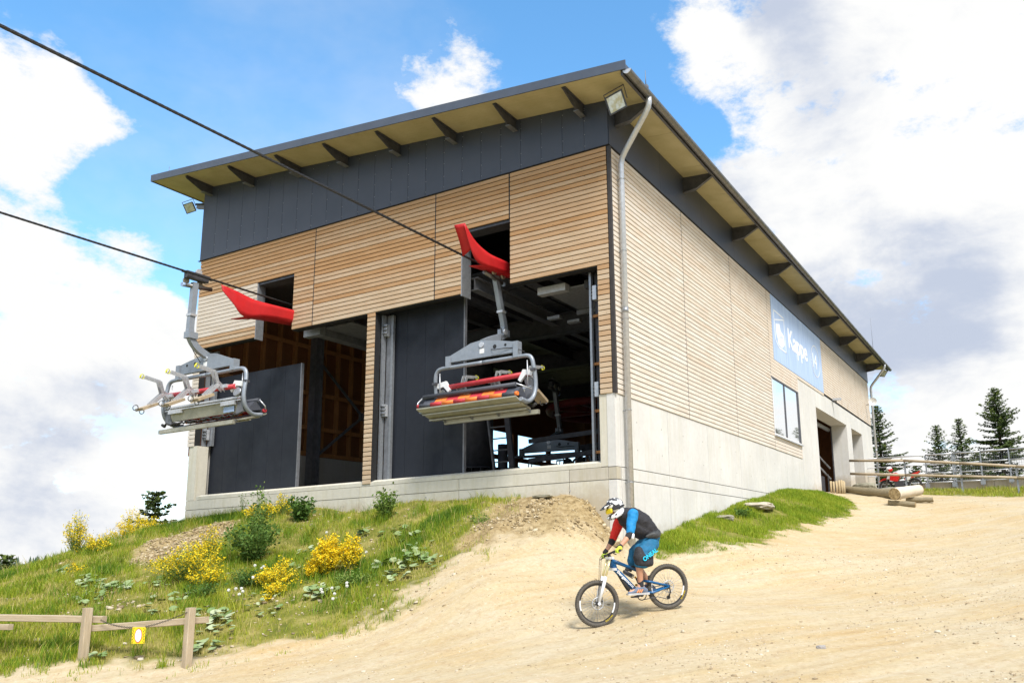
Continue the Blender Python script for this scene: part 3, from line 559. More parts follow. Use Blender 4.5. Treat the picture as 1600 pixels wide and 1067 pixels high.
# gate frames beside the posts
def gframe(x0, x1, s):
    wbox('door_frame', x0, .21, -1.5 if s != 'L' else 0, x0+.05, .34, 2.98, 'galv'); wbox('door_frame', x1-.07, .36, -1.5 if s != 'L' else 0, x1, .44, 2.98, 'galv')
    wbox('door_channel', x0+.05, .37, -1.5 if s != 'L' else 0, x1-.07, .40, 2.98, 'steel_mid')
    for z in (2.55, .35):
        o = wbox('door_roller', x0+.06, .24, z-.16, x0+.16, .36, z+.16, 'galv_light')
        mb = MB()
        for q in (-.10, 0, .10): mb.cyl((x0+.05, .22, z+q), (x0+.20, .22, z+q), .022, n=8)
        wpart('wheel', mb, M['steel_mid'], o)
gframe(-7.14, -6.86, 'M'); gframe(-14.33, -14.05, 'L')
wbeam('door_frame', (-.70, .30, -1.5), (-.70, .30, 2.98), .055, .10, 'galv', up=(0,1,0)); wbeam('door_frame', (-.50, .34, 0.3), (-.50, .34, 2.75), .05, .05, 'galv_light', up=(0,1,0))
wbeam('door_frame', (-.58, .42, -1.5), (-.58, .42, 2.98), .16, .03, 'steel_dark', up=(0,1,0))
for z in (1.9, .75, -.35, -1.3): wbox('door_batten', -.68, .32, z, -.44, .36, z+.06, 'stud')
for z in (2.45, .15):
    o = wbox('door_roller', -.60, .18, z-.17, -.50, .30, z+.17, 'galv_light'); mb = MB()
    for q in (-.11, -.03, .05, .13): mb.cyl((-.64, .2, z+q), (-.46, .2, z+q), .02, n=8)
    wpart('wheel', mb, M['steel_mid'], o)
# slot reveals in sheet steel
wbox('slot_reveal', -11.935, -.005, 2.97, -11.90, .26, 4.69, 'galv'); wbox('slot_reveal', -4.30, -.005, 2.97, -4.262, .36, 4.69, 'galv')
wbox('slot_head', -11.90, .02, 4.64, -10.38, .40, 4.70, 'steel_dark'); wbox('slot_head', -4.26, .02, 4.64, -2.80, .40, 4.70, 'steel_dark')
# left wall: studs, rails, column and cross brace
for i in range(22): wbox('stud', -14.50, .95+i*.665, .10, -14.34, 1.03+i*.665, 7.0, 'stud')
for z in (.10, 1.02, 2.25, 3.9): wbox('wall_rail', -14.345, .6, z, -14.29, 14.3, z+.14, 'stud')
for z in np.arange(.15, 3.2, .14): wbox('wall_board', -14.53, 3.0, z, -14.505, 9.0, z+.132, 'osb')
ibeam('column', (-14.1, 4.35, -1.5), (-14.1, 4.35, 4.4), .34, .30, mat='steel_mid'); ibeam('column', (-14.1, 10.5, -1.5), (-14.1, 10.5, 4.4), .34, .30, mat='steel_mid')
cbx = Vector((-14.05, 6.6, 1.75))
for s in (1, -1):
    wbeam('brace', (cbx.x, cbx.y-2.1, cbx.z-1.65*s), (cbx.x, cbx.y+2.1, cbx.z+1.65*s), .05, .09, 'steel_mid')
wbox('brace_plate', cbx.x-.05, cbx.y-.16, cbx.z-.14, cbx.x+.04, cbx.y+.16, cbx.z+.14, 'steel_mid')
# ceiling deck and machine steel
for i in range(10): wbox('ceiling_panel', -14.3, .6+i*1.9, 4.86, -8.6, 2.44+i*1.9, 4.9, 'steel_dark')
for i in range(8): wbox('ceiling_panel', -7.3+0, 1.2+i*1.6, 3.98, -.3, 2.74+i*1.6, 4.02, 'steel_mid')
for x in (-6.6, -5.2, -2.45, -1.0): ibeam('ceiling_beam', (x, .7, 3.72), (x, 15, 3.72), .42, .22)
ibeam('ceiling_beam', (-9.2, 4.6, 3.30), (-.5, 4.6, 3.30), .62, .30); ibeam('ceiling_beam', (-14.2, 9.6, 3.6), (-.5, 9.6, 3.6), .6, .30)
ibeam('ceiling_beam', (-14.2, 15, 3.6), (-.5, 15, 3.6), .6, .30)
ibeam('machine_beam', (-4.3, .55, 3.45), (-4.3, 9, 3.45), .34, .24, mat='steel_mid'); ibeam('machine_beam', (-2.9, .9, 3.55), (-2.9, 9, 3.55), .34, .24)
# left rail box that sticks out under the slot
wbox('machine_box', -10.36, .42, 2.88, -9.7, .62, 3.18, 'galv'); wbeam('machine_beam', (-9.9, .6, 3.02), (-9.9, 8, 3.02), .34, .24, 'steel_mid'); wbox('machine_tray', -9.7, .64, 3.10, -8.6, 8, 3.14, 'steel_mid')
wbox('machine_box', -3.35+1.0, .55, 2.80, -1.55, .75, 2.98, 'galv_light'); wbox('machine_tray', -2.25, .78, 2.90, -1.15, 7, 2.94, 'galv')
wbeam('machine_beam', (-1.05, .7, 2.9), (-1.05, 8, 2.9), .10, .20, 'steel_dark')
for y in (2.4, 4.2): wbox('machine_bracket', -2.3, y, 2.76, -1.1, y+.07, 2.88, 'steel_mid')
for x, y in ((-9.3, 2.2), (-8.9, 2.9), (-8.3, 1.6), (-3.6, 3.0), (-3.3, 3.6)): wbox('machine_clamp', x, y, 2.98, x+.4, y+.16, 3.06, 'galv_light')
mb = MB(); mb.cyl((-7.65, 5.2, -1.5), (-7.65, 5.2, 4.2), .50, n=28); co = wpart('drive_column', mb, M['steel_dark'], BL)
mb = MB(); mb.cyl((-7.65, 5.2, -1.5), (-7.65, 5.2, -1.42), .78, n=28)
for k in range(16):
    a = k*math.pi/8; c_, s_ = math.cos(a), math.sin(a); mb.beam((-7.65+.50*c_, 5.2+.50*s_, -1.1), (-7.65+.74*c_, 5.2+.74*s_, -1.1), .02, .66)
mb.cyl((-7.65, 5.2, -.80), (-7.65, 5.2, -.76), .74, n=28); wpart('column_foot', mb, M['steel_dark'], co)
mb = MB(); mb.cyl((-6.95, 5.6, -1.5), (-6.95, 5.6, .0), .16, n=14); wpart('post', mb, M['steel_dark'], BL)
# machine frame low in the hall
for x in (-3.2, -2.0, -.95): wbox('machine_post', x, 5.2, -1.5, x+.12, 5.34, .55, 'steel_dark')
for z in (-.35, .28): wbeam('machine_rail', (-6.2, 6.0, z-.2), (-.8, 6.0, z), .10, .14, 'steel_dark')
wbeam('machine_rail', (-6.4, 9.6, .25), (-.8, 9.6, .5), .14, .2, 'steel_dark'); wbox('drive_housing', -4.6, 11.2, -1.5, -2.6, 12.6, .15, 'steel_dark'); wbox('drive_housing', -2.2, 8.0, -1.5, -.9, 8.8, -.25, 'steel_mid')
for i in range(9): mb = MB(); mb.disc((-5.6+.52*i, 7.4, -.55), (0, 1, 0), .17, .07, 16); wpart('tyre_wheel', mb, M['rubber'], BL)
# ladder
LD = thing('ladder', (-5.25, 3.0, -1.5), 'dark steel ladder leaning inside the right bay under the hanging chair', 'ladder')
for s in (-.30, .30): mb = MB(); mb.beam((-5.05+s, 3.0, -1.5), (-5.55+s*1.15, 3.25, .95), .05 if s < 0 else .16, .09, (0,1,0)); wpart('rail', mb, M['steel_mid'] if s < 0 else M['steel_dark'], LD)
for i in range(7):
    t = .10+i*.14; c0 = Vector((-5.05, 3.0, -1.5)).lerp(Vector((-5.55, 3.25, .95)), t); mb = MB(); mb.beam(c0+Vector((-.3, 0, 0)), c0+Vector((.3, 0, 0)), .035, .035); wpart('rung', mb, M['steel_mid'], LD)
# bull wheel
BW = thing('bull_wheel', (-7.0, 13.0, 2.2), 'big dark red bull wheel lying level inside the station hall', 'wheel')
mb = MB(); mb.torus((0, 0, 0), (0, 0, 1), 2.35, .16, 56, 8); part('rim', mb, worn('dull_red_paint', (.22, .03, .025), .55), BW)
mb = MB(); mb.cyl((0, 0, -.25), (0, 0, .3), .4); part('hub', mb, M['steel_dark'], BW)
for k in range(8): mb = MB(); a = k*math.pi/4; mb.beam((.35*math.cos(a), .35*math.sin(a), 0), (2.25*math.cos(a), 2.25*math.sin(a), 0), .16, .2); part('spoke', mb, bpy.data.materials['dull_red_paint'], BW)
for x in np.arange(-13.9, -6, .85): wbox('stud', x, 24.0, .9, x+.30, 24.12, 4.0, 'stud')
wbox('partition', -14.3, 24.14, .9, -6.1, 24.2, 7.0, 'osb'); wbox('partition_rail', -14.3, 23.9, .78, -6.1, 24.0, .92, 'steel_dark')
for z in (-.15, .35): wbeam('handrail', (-8.5, 14.8, z+.3), (-.9, 14.8, z+.3), .09, .14, 'steel_dark')
for x in (-8, -5.6, -3.4, -1.6): wbox('handrail_post', x, 14.75, -1.5, x+.12, 14.87, 1.0, 'steel_dark')
wbox('side_partition', -.6, .8, .0, -.52, 16, 4.0, 'osb')
for y in np.arange(1.3, 16, .8): wbox('stud', -.75, y, 0, -.60, y+.09, 3.9, 'stud')
# side doors: dark frames, roller rail, inner hall
for a, b in DY:
    wbox('door_jamb', -.80, b-.09, -1.6, -.757, b, ZH, 'steel_dark'); wbox('door_jamb', -.80, a, -1.6, -.757, a+.08, ZH, 'steel_dark')
    mb = MB(); mb.cyl((-.90, a+.1, ZH-.17), (-.90, b-.1, ZH-.17), .10); wpart('roller_tube', mb, M['galv'], BL)
wbox('inner_wall', -6.0, 17.0, -1.6, -5.9, 32, 4.5, 'osb'); wbox('inner_wall', -6, 31.9, -1.6, -.8, 32.0, 4.5, 'osb'); wbox('inner_wall', -6, 17.0, -1.6, -.8, 17.1, 4.5, 'black')
for i in range(2): wbeam('stair_rail', (-1.3, 20.5, 1.75-i*.55), (-1.3, 27.0, .55-i*.55), .06, .06, 'galv_light')
for y, z in ((22.5, .95), (24.6, .35), (26.4, -.15)): wbeam('stair_rail_post', (-1.3, y, z+.35), (-1.3, y, z-.9), .05, .05, 'galv_light', up=(0,1,0))
wbeam('stair_string', (-1.7, 20, .4), (-1.7, 25, -.9), .05, .35, 'steel_mid')
mb = MB(); mb.box(-1.25, 21.0, -1.2, -1.21, 25.2, -.02); wpart('counter_screen', mb, M['steel_dark'], BL)
# window band
wi = wbox('window', -.03, 12.50, .50, .025, 16.20, .56, 'white')
for z0, z1 in ((2.60, 2.66),): wbox('window_frame', -.03, 12.50, z0, .028, 16.20, z1, 'steel_dark', wi)
for y0, y1, mt in ((12.50, 12.55, 'white'), (14.12, 14.19, 'steel_dark'), (16.02, 16.20, 'steel_dark')): wbox('window_frame', -.03, y0, .56, .028, y1, 2.60, mt, wi)
for y0, y1 in ((12.55, 14.12), (14.19, 16.02)): wbox('pane', -.02, y0, .56, 0, y1, 2.60, 'glass', wi)
wbox('window_sill', -.02, 12.46, .45, .10, 16.25, .495, 'galv_light', wi); wbox('backing_strip', -.19, 12.5, .3, -.035, 16.25, 2.7, 'black')
# downlight over the door
CA = thing('security_camera', (.05, 22.6, 3.3), 'small grey security camera under the boards above the side doors', 'camera')
mb = MB(); mb.beam((0, -.08, .05), (.38, -.05, .04), .13, .10); part('housing', mb, M['galv_light'], CA); mb = MB(); mb.cyl((-.02, .05, -.05), (.16, .02, -.02), .03); part('bracket', mb, M['steel_mid'], CA)
# sign
SG = thing('station_sign', (.03, 16.93, 3.4), 'large pale blue sign board reading Kappe 14 on the side wall', 'sign')
m = Mt('sign_blue', (.38, .50, .72), .35); v = m.coord('Object', (1, 3, .25)); m.col(m.ramp(m.noise(v, 2.2, 4), [(.35, (.30, .42, .66)), (.7, (.45, .57, .76))])); M['sign_blue'] = m.m  # blue made paler: glare on the board is put into the colour
sb = wbox('panel', -.01, 13.02, 3.38, .03, 20.84, 5.925, 'sign_blue', SG)
m = Mt('sign_white', (.80, .82, .84), .5); M['sign_white'] = m.m
def wtext(txt, size, name, mat, parent, mtx, ext=.004, sx=1.0, bold=0, align='LEFT'):
    cu = bpy.data.curves.new(name, 'FONT'); cu.body = txt; cu.size = size; cu.extrude = ext; cu.offset = bold; cu.align_x = align
    tmp = bpy.data.objects.new('tmp', cu); COL.objects.link(tmp); dg = bpy.context.evaluated_depsgraph_get(); me = bpy.data.meshes.new_from_object(tmp.evaluated_get(dg)); bpy.data.objects.remove(tmp)
    me.transform(mtx @ Matrix.Diagonal((sx, 1, 1, 1))); me.name = name; me.materials.clear(); me.materials.append(mat); return link(bpy.data.objects.new(name, me), parent)
sb_ = Vector(BASE[SG.name])
def on_side(y, z, x=.034): return Matrix.Translation(Vector((x, y, z))-sb_) @ Matrix(((0,0,1,0),(1,0,0,0),(0,1,0,0),(0,0,0,1)))
wtext('Kappe', 1.12, 'lettering', M['sign_white'], SG, on_side(15.13, 4.32), sx=1.07, bold=.022)
wtext('14', .92, 'lettering', M['sign_white'], SG, on_side(18.98, 4.29), sx=.98, bold=.008)
def stroke(mb, pts, w, x=.034):
    for (a, b) in zip(pts[:-1], pts[1:]):
        a = Vector((x, a[0], a[1])); b = Vector((x, b[0], b[1])); d = (b-a).normalized(); mb.beam(a-d*w*.4, b+d*w*.4, .006, w, up=Vector((1,0,0)).cross(d))
mb = MB(); C_ = (19.66, 4.62)
stroke(mb, [(C_[0]+.78*math.cos(t), C_[1]+.70*math.sin(t)) for t in np.linspace(0, 2*math.pi, 33)], .05); wpart('ring', mb, M['sign_white'], SG)
mb = MB(); stroke(mb, [(13.30, 5.36), (14.68, 5.36), (14.76, 3.98), (13.75, 4.0), (13.38, 4.2), (13.30, 5.36)], .055); stroke(mb, [(13.32, 4.98), (14.74, 5.30)], .045); wpart('emblem', mb, M['sign_white'], SG)
mb = MB(); rs = random.Random(3)
mb.prism([(13.50, 4.86), (14.05, 4.98), (14.15, 4.72), (14.55, 4.62), (14.60, 4.25), (14.2, 4.05), (13.75, 4.12), (13.55, 4.45)], lambda a, b, d: (d, a, b), .031, .035); wpart('emblem', mb, M['sign_white'], SG)
mb = MB()
for i in range(6): stroke(mb, [(13.62+.12*i, 4.25+.05*i), (13.80+.12*i, 4.62-.03*i)], .03, .037)
wpart('emblem', mb, M['sign_blue'], SG)
# floodlights
def floodlight(loc, aim, roll, label, sc=1.0):
    t = thing('floodlight', loc, label, 'floodlight'); q = Vector(aim).normalized().to_track_quat('Y', 'Z').to_matrix().to_4x4() @ Matrix.Rotation(roll, 4, 'Y') @ Matrix.Scale(sc, 4)
    def P(name, mb, mt, par=None):
        me = mb.mesh(name); me.transform(q); return part(name, me, mt, par or t)
    w, h = .235, .215; mb = MB(); mb.prism([(-w, -h), (w, -h), (w, h), (-w, h)], lambda a, b, d: (a*(.72 if d < 0 else 1), d, b*(.72 if d < 0 else 1)), -.13, .03); P('housing', mb, M['steel_dark'])
    mb = MB()
    for a0, b0, a1, b1 in ((-w, -h, w, -h+.03), (-w, h-.03, w, h), (-w, -h+.03, -w+.03, h-.03), (w-.03, -h+.03, w, h-.03)): mb.box(a0, .03, b0, a1, .055, b1)
    P('frame', mb, M['steel_dark']); mb = MB(); mb.box(-w+.03, .032, -h+.03, w-.03, .042, h-.03); m = bpy.data.materials.get('lamp_glass')
    if m is None: k = Mt('lamp_glass', (.62, .66, .62), .12, .35); v = k.coord('Object', (1,1,1)); sp = k.n('ShaderNodeSeparateXYZ', {0: v}); k.col(k.ramp(k.noise(v, 9, 3), [(.4, (.70, .74, .70)), (.62, (.52, .48, .30))])); m = k.m
    P('lens', mb, m); mb = MB(); mb.tube([(-w-.03, -.04, 0), (-w-.04, -.04, h+.10), (w+.04, -.04, h+.10), (w+.03, -.04, 0)], .014, 8); P('yoke', mb, M['steel_dark']); return t
floodlight((.52, -.50, 6.62), (-.05, -1, -.30), .16, 'large square floodlight under the roof corner above the drainpipe', 1.0)
wbeam('lamp_arm', (-14.7, .3, 8.0), (-15.02, -.1, 7.92), .05, .05, 'steel_dark')
floodlight((-15.08, -.24, 7.76), (.45, -1, -.55), .25, 'small floodlight under the far roof end beside the blue fascia', .72)
floodlight((.85, 33.4, 6.55), (.9, -.3, -.8), .1, 'small floodlight at the far end of the gutter', 1.0)
# lightning rods and dish
def rod(x, y, z, h, label): t = thing('lightning_rod', (x, y, z), label, 'rod'); mb = MB(); mb.cyl((0, 0, 0), (-.0, 0, h), .012, .006, 6); part('rod', mb, M['steel_mid'], t); mb = MB(); mb.box(-.05, -.05, -.03, .05, .05, .03); part('clamp', mb, M['steel_mid'], t)
rod(1.0, .1, 7.2, .42, 'short lightning rod on the roof edge above the front drainpipe'); rod(.9, 30.1, 7.2, 1.9, 'tall lightning rod near the far end of the roof edge'); rod(-15.3, -.9, 8.67, .3, 'tiny lightning rod at the high far tip of the front roof edge')
SD = thing('satellite_dish', (.45, 31.2, 4.55), 'round white satellite dish on the far building corner', 'satellite dish')
mb = MB(); pr = [(0, .06), (.1, .045), (.18, .02), (.23, -.01)]; vs = []; n = 28
for r_, d_ in pr:
    for k in range(n): a = 2*math.pi*k/n; vs.append((r_*math.cos(a), d_, r_*math.sin(a)))
mb.add(vs, [(i*n+k, i*n+(k+1) % n, (i+1)*n+(k+1) % n, (i+1)*n+k) for i in range(3) for k in range(n)], True); part('dish', mb, M['white'], SD)
mb = MB(); mb.tube([(0, .05, 0), (-.1, .15, -.1), (-.40, .2, -.12)], .02, 6); part('arm', mb, M['steel_mid'], SD)

# ------------------------------------------------------------------ ropes, funnels, chairs
XR, ZR, XL, ZL = -3.50, 3.585, -10.75, 3.90
def rope(x, z, y1, label):
    t = thing('haul_rope', (x, -20, z), label, 'cable'); mb = MB(); pts = [(0, yy+20, -.035*math.sin((yy+60)/60*math.pi)*0) for yy in np.linspace(-70, y1, 40)]
    mb.tube(pts, .023, 8); o = part('rope', mb, M['rope'], t); mb = MB()
    for s in range(6):
        vs = [(.0195*math.cos(a*9+s*math.pi/3), yy, .0195*math.sin(a*9+s*math.pi/3)) for a, yy in [(q, q) for q in np.arange(-2, y1+20, .035)]]
        mb.tube(vs, .0085, 4, False)
    part('strand', mb, M['rope'], o)
    return t
rope(XR, ZR, 9, 'upper steel haul rope that runs into the right slot'); rope(XL, ZL, 9, 'lower steel haul rope that runs into the left slot')
def sheet(name, grid, mat, parent, thick=.012):
    n = len(grid); k = len(grid[0]); vs = [p for r in grid for p in r]; fs = [(i*k+j, i*k+j+1, (i+1)*k+j+1, (i+1)*k+j) for i in range(n-1) for j in range(k-1)]
    mb = MB(); mb.add(vs, fs, True); o = wpart(name, mb, mat, parent); md = o.modifiers.new('s', 'SOLIDIFY'); md.thickness = thick; md.offset = 0; return o
def lerp(a, b, t): return tuple(x+(y-x)*t for x, y in zip(a, b))
def curve(pts, n=14):
    P = [Vector(p) for p in pts]; out = []
    for i in range(n+1):
        t = i/n*(len(P)-1); k = min(int(t), len(P)-2); u = t-k; p0 = P[max(k-1, 0)]; p1 = P[k]; p2 = P[k+1]; p3 = P[min(k+2, len(P)-1)]
        out.append(tuple(.5*((2*p1)+(-p0+p2)*u+(2*p0-5*p1+4*p2-p3)*u*u+(-p0+3*p1-3*p2+p3)*u**3)))
    return out
FL = thing('rope_guide', (-10.4, -.6, 3.2), 'red curved sheet metal guide below the lower rope at the left slot', 'guide plate', 'red rope guides at the slots')
top = curve([(-10.44, -2.30, 3.72), (-10.40, -1.85, 3.66), (-10.36, -1.30, 3.56), (-10.30, -.6, 3.56), (-10.28, .35, 3.60)]); bot = curve([(-10.42, -2.27, 3.56), (-10.36, -1.95, 3.26), (-10.36, -1.60, 3.00), (-10.34, -.85, 3.17), (-10.32, .35, 3.28)])
sheet('side_plate', [[lerp(a, b, j/4) for j in range(5)] for a, b in zip(top, bot)], M['red_sheet'], FL)
sheet('floor_plate', [[lerp(b, (b[0]-.55, b[1], b[2]+.03), j/3) for j in range(4)] for b in bot[7:]], M['red_sheet'], FL)
FR = thing('rope_guide', (-3.1, -.5, 3.6), 'red horn shaped sheet metal guide above the hanging chair at the right slot', 'guide plate', 'red rope guides at the slots')
top = curve([(-3.12, -1.38, 4.17), (-3.10, -1.02, 3.86), (-3.08, -.50, 3.71), (-3.05, .0, 3.70), (-3.02, .75, 3.72)]); bot = curve([(-3.12, -1.40, 4.10), (-3.14, -1.12, 3.62), (-3.16, -.80, 3.38), (-3.12, -.20, 3.40), (-3.05, .75, 3.46)])
sheet('side_plate', [[lerp(a, b, j/4) for j in range(5)] for a, b in zip(top, bot)], M['red_sheet'], FR)
back = curve([(-3.34, -1.50, 4.12), (-3.38, -1.25, 3.82), (-3.45, -1.02, 3.52)], 6)
sheet('horn_plate', [[lerp(a, b, j/3) for j in range(4)] for a, b in zip(curve([(-3.12, -1.38, 4.17), (-3.12, -1.20, 3.92), (-3.13, -1.05, 3.66)], 6), back)], M['red_sheet'], FR)
sheet('floor_plate', [[lerp(b, (b[0]-.34, b[1]-.06, b[2]+.02), j/3) for j in range(4)] for b in bot[8:]], M['red_sheet'], FR)
def make_chair(label, lean, plate=True, front_sy=1):
    """local: rope at the origin, riders face -y"""
    t = thing('chairlift_chair', (0, 0, 0), label, 'lift chair', 'six-seat chairs of the lift')
    G, A = M['paint_grey'], M['alu']
    # grip on the rope
    mb = MB(); mb.box(-.07, -.34, -.10, .07, .30, .05); mb.prism([(-.5, .02), (.42, .03), (.30, .09), (-.36, .10)], lambda a, b, d: (d, a, b), -.05, .05); gp = part('grip', mb, M['steel_dark'], t)
    for y, z in ((-.20, -.14), (.20, -.14)): mb = MB(); mb.disc((.11, y, z), (1, 0, 0), .085, .05, 16); part('roller', mb, M['alu'], gp)
    mb = MB(); mb.disc((-.02, -.06, .13), (1, 0, 0), .09, .05, 16); part('roller', mb, M['galv_light'], gp)
    mb = MB(); mb.cyl((.02, -.50, -.22), (.02, .28, -.30), .055); part('guide_tube', mb, M['zinc'], gp)
    mb = MB(); mb.cyl((.02, .30, -.302), (.02, .38, -.31), .058); part('tube_end', mb, M['sign_blue'], gp)
    # hanger
    H_ = curve([(0, .02, -.18), (0, .06+lean*.5, -.85), (0, .10+lean, -1.42), (0, .06+lean, -1.68), (0, -.18, -1.92), (0, -.52, -2.08)], 22)
    vs = []
    for i, p in enumerate(H_):
        q0 = Vector(H_[max(i-1, 0)]); q1 = Vector(H_[min(i+1, len(H_)-1)]); d = (q1-q0).normalized(); nrm = Vector((1, 0, 0)).cross(d); w = .062; h = .075 if i < 10 else .085
        for a, b in ((-w, -h), (w, -h), (w, h), (-w, h)): vs.append(Vector(p)+Vector((a, 0, 0))+nrm*b)
    n = len(H_); mb = MB(); mb.add(vs, [(i*4+k, i*4+(k+1) % 4, (i+1)*4+(k+1) % 4, (i+1)*4+k) for i in range(n-1) for k in range(4)]+[(0, 1, 2, 3), (4*n-1, 4*n-2, 4*n-3, 4*n-4)]); hg = part('hanger', mb, G, t)
    p = H_[12]; mb = MB(); mb.box(p[0]-.10, p[1]-.16, p[2]-.09, p[0]+.10, p[1]+.11, p[2]+.08); part('damper', mb, G, hg); mb = MB(); mb.disc((.10, p[1]-.10, p[2]), (1,0,0), .08, .06); part('bolt', mb, M['galv_light'], hg)
    p = H_[6]; mb = MB(); mb.box(-.09, p[1]-.09, p[2]-.03, .09, p[1]+.09, p[2]+.03); part('clamp', mb, M['galv_light'], hg)
    # cross beam
    Y = -.52; mb = MB(); mb.prism([(-1.08, -2.46), (1.08, -2.46), (1.08, -2.22), (.62, -2.12), (-.05, -2.02), (-.34, -2.05), (-1.08, -2.32)], lambda a, b, d: (a, d, b), Y-.05, Y+.05); cb = part('cross_beam', mb, G, t)
    for x in (-1.04, 1.04):
        mb = MB(); mb.box(x-.07, Y-.09, -2.60, x+.07, Y+.09, -2.30 if x < 0 else -2.20); part('clamp', mb, G, cb)
    mb = MB(); mb.disc((0, Y-.06, -2.14), (0,1,0), .07, .03, 16); part('bolt', mb, M['galv_light'], cb)
    mb = MB(); mb.disc((0, Y+.06, -2.14), (0,1,0), .07, .03, 16); part('bolt', mb, M['galv_light'], cb)
    mb = MB()
    for s in (-1, 1): mb.box(-.06, Y+s*.052-.003, -2.36, .08, Y+s*.052+.003, -2.24)
    part('number_plate', mb, M['white'], cb)
    mb = MB()
    for s in (-1, 1):
        for x in (.40, .72): mb.disc((x, Y+s*.051, -2.24), (0,1,0), .055 if x < .5 else .035, .004, 14)
    part('slot', mb, M['black'], cb)
    # main tube: one bent frame on each side and a top bar
    hw = 1.50
    for s in (-1, 1):
        pts = curve([(0, Y, -2.58), (s*.9, Y, -2.58), (s*1.30, Y, -2.58), (s*(hw-.05), Y, -2.66), (s*hw, Y+.01, -2.85), (s*(hw+.02), Y+.06, -3.15), (s*(hw+.02), Y+.06, -3.40), (s*(hw+.01), Y-.03, -3.62), (s*hw, Y-.25, -3.76), (s*hw, Y-.55, -3.74)], 40)
        mb = MB(); mb.tube(pts, .052, 12); part('side_frame', mb, G, t)
        mb = MB(); mb.box(s*hw-.06, Y-.06, -2.98, s*hw+.06, Y+.08, -2.92); part('collar', mb, M['steel_dark'], t)
        mb = MB(); mb.cyl((s*(hw-.16), Y-.02, -2.7), (s*(hw-.16), Y+.0, -3.35), .014, n=8); part('pull_rod', mb, M['galv_light'], t)
        mb = MB(); mb.prism([(s*(hw-.02), -2.95), (s*(hw-.32), -2.90), (s*(hw-.46), -3.14), (s*(hw-.40), -3.20), (s*(hw-.24), -3.04), (s*(hw-.06), -3.08)], lambda a, b, d: (a, d, b), Y+.02, Y+.09); part('bar_arm', mb, M['white'], t)
    # restraint bar raised behind the heads with three footrests pointing back
    mb = MB(); mb.cyl((-1.22, Y+.10, -3.06), (1.42, Y+.10, -3.00), .064); rb = part('restraint_bar', mb, M['red_pad'], t)
    for x in (-.85, .22, 1.22):
        mb = MB(); y0 = Y+.13
        for o_ in (-.06, .06):
            mb.beam((x+o_, y0, -3.12), (x+o_-.10, y0+.30, -3.00), .012, .13); mb.beam((x+o_-.10, y0+.30, -3.00), (x+o_-.12, y0+.42, -2.72), .012, .09); mb.beam((x+o_-.12, y0+.42, -2.72), (x+o_-.12, y0+.86, -2.66), .012, .06)
            mb.beam((x+o_-.10, y0+.28, -3.02), (x+o_-.10, y0+.62, -3.38), .012, .10)
        mb.box(x-.19, y0-.04, -3.08, x-.02, y0+.08, -2.99); fr = part('footrest', mb, M['galv_light'], rb)
        mb = MB(); mb.beam((x-.10, y0+.46, -3.33), (x-.10, y0+.90, -3.54), .30, .07); part('foot_pad', mb, bpy.data.materials.get('foot_pad_brown') or worn('foot_pad_brown', (.36, .28, .18), .6), fr)
        mb = MB(); mb.torus((x-.12, y0+.90, -2.66), (1, .2, 0), .06, .010, 14, 6); mb.torus((x-.12, y0+.95, -2.66), (.3, 1, .2), .045, .010, 14, 6); part('ring_guard', mb, M['yellow'], fr)
        mb = MB(); mb.torus((x-.10, y0+1.0, -3.50), (1, 0, .3), .07, .012, 14, 6); mb.torus((x-.10, y0+.82, -3.58), (1, 0, .3), .06, .012, 14, 6); part('ring_guard', mb, M['steel_mid'], fr)
    # seat
    ys = Y-.62
    mb = MB(); mb.cyl((-1.50, Y-.44, -3.37), (1.30, Y-.44, -3.36), .056); part('bolster', mb, M['dark_pad'], t)
    mb = MB(); mb.tube([(-1.50, Y-.44, -3.36), (-1.58, ys+.06, -3.52), (-1.54, ys, -3.60)], .018, 8); part('bolster_stay', mb, M['galv_light'], t); mb = MB(); mb.tube([(1.30, Y-.44, -3.34), (1.52, Y-.1, -3.44)], .02, 8); part('bolster_stay', mb, M['galv_light'], t)
    k = 8; w = 2.86/k
    for i in range(k):
        x0 = -1.46+i*w; m1, m2 = (('orange_pad', 'red_pad') if i % 2 else ('red_pad', 'orange_pad'))
        if i in (0, k-1): m1 = m2 = 'dark_pad'
        mb = MB(); mb.prism([(ys+.05, -3.60), (Y-.40, -3.42), (Y-.32, -3.42), (Y-.10, -3.70)], lambda a, b, d: (d, a, b), x0+.004, x0+w-.004); part('cushion', mb, M[m1], t)
        mb = MB(); mb.cyl((x0+.002, ys, -3.62), (x0+w-.002, ys, -3.62), .055, n=10); part('front_roll', mb, M[m2], t)
    for x in (-1.50, 1.42): mb = MB(); mb.cyl((x-.03, ys, -3.62), (x+.05, ys, -3.62), .05, n=10); part('end_cap', mb, M['red_pad' if x < 0 else 'orange_pad'], t)
    mb = MB(); mb.prism([(ys-.06, -3.68), (ys+.06, -3.72), (Y-.05, -3.88), (Y-.05, -3.92), (ys+.05, -3.76), (ys-.06, -3.71)], lambda a, b, d: (d, a, b), -1.52, 1.45); part('seat_pan', mb, A, t)
    for yy, zz in ((ys+.14, -3.80), (Y-.22, -3.90)): mb = MB(); mb.box(-1.50, yy, zz-.03, 1.43, yy+.06, zz); part('rib', mb, A, t)
    mb = MB(); mb.box(-1.20, Y+.00, -4.02, 1.62, Y+.09, -3.92); part('rear_beam', mb, A, t)
    for x in (-1.15, -.3, .5, 1.4): mb = MB(); mb.beam((x, Y-.10, -3.90), (x, Y+.05, -3.98), .05, .06); part('rear_stay', mb, M['steel_mid'], t)
    mb = MB(); mb.prism([(Y+.04, -3.38), (Y+.055, -3.38), (Y+.0, -3.72), (Y-.015, -3.72)], lambda a, b, d: (d, a, b), -1.25, 1.25); part('backrest', mb, A, t)
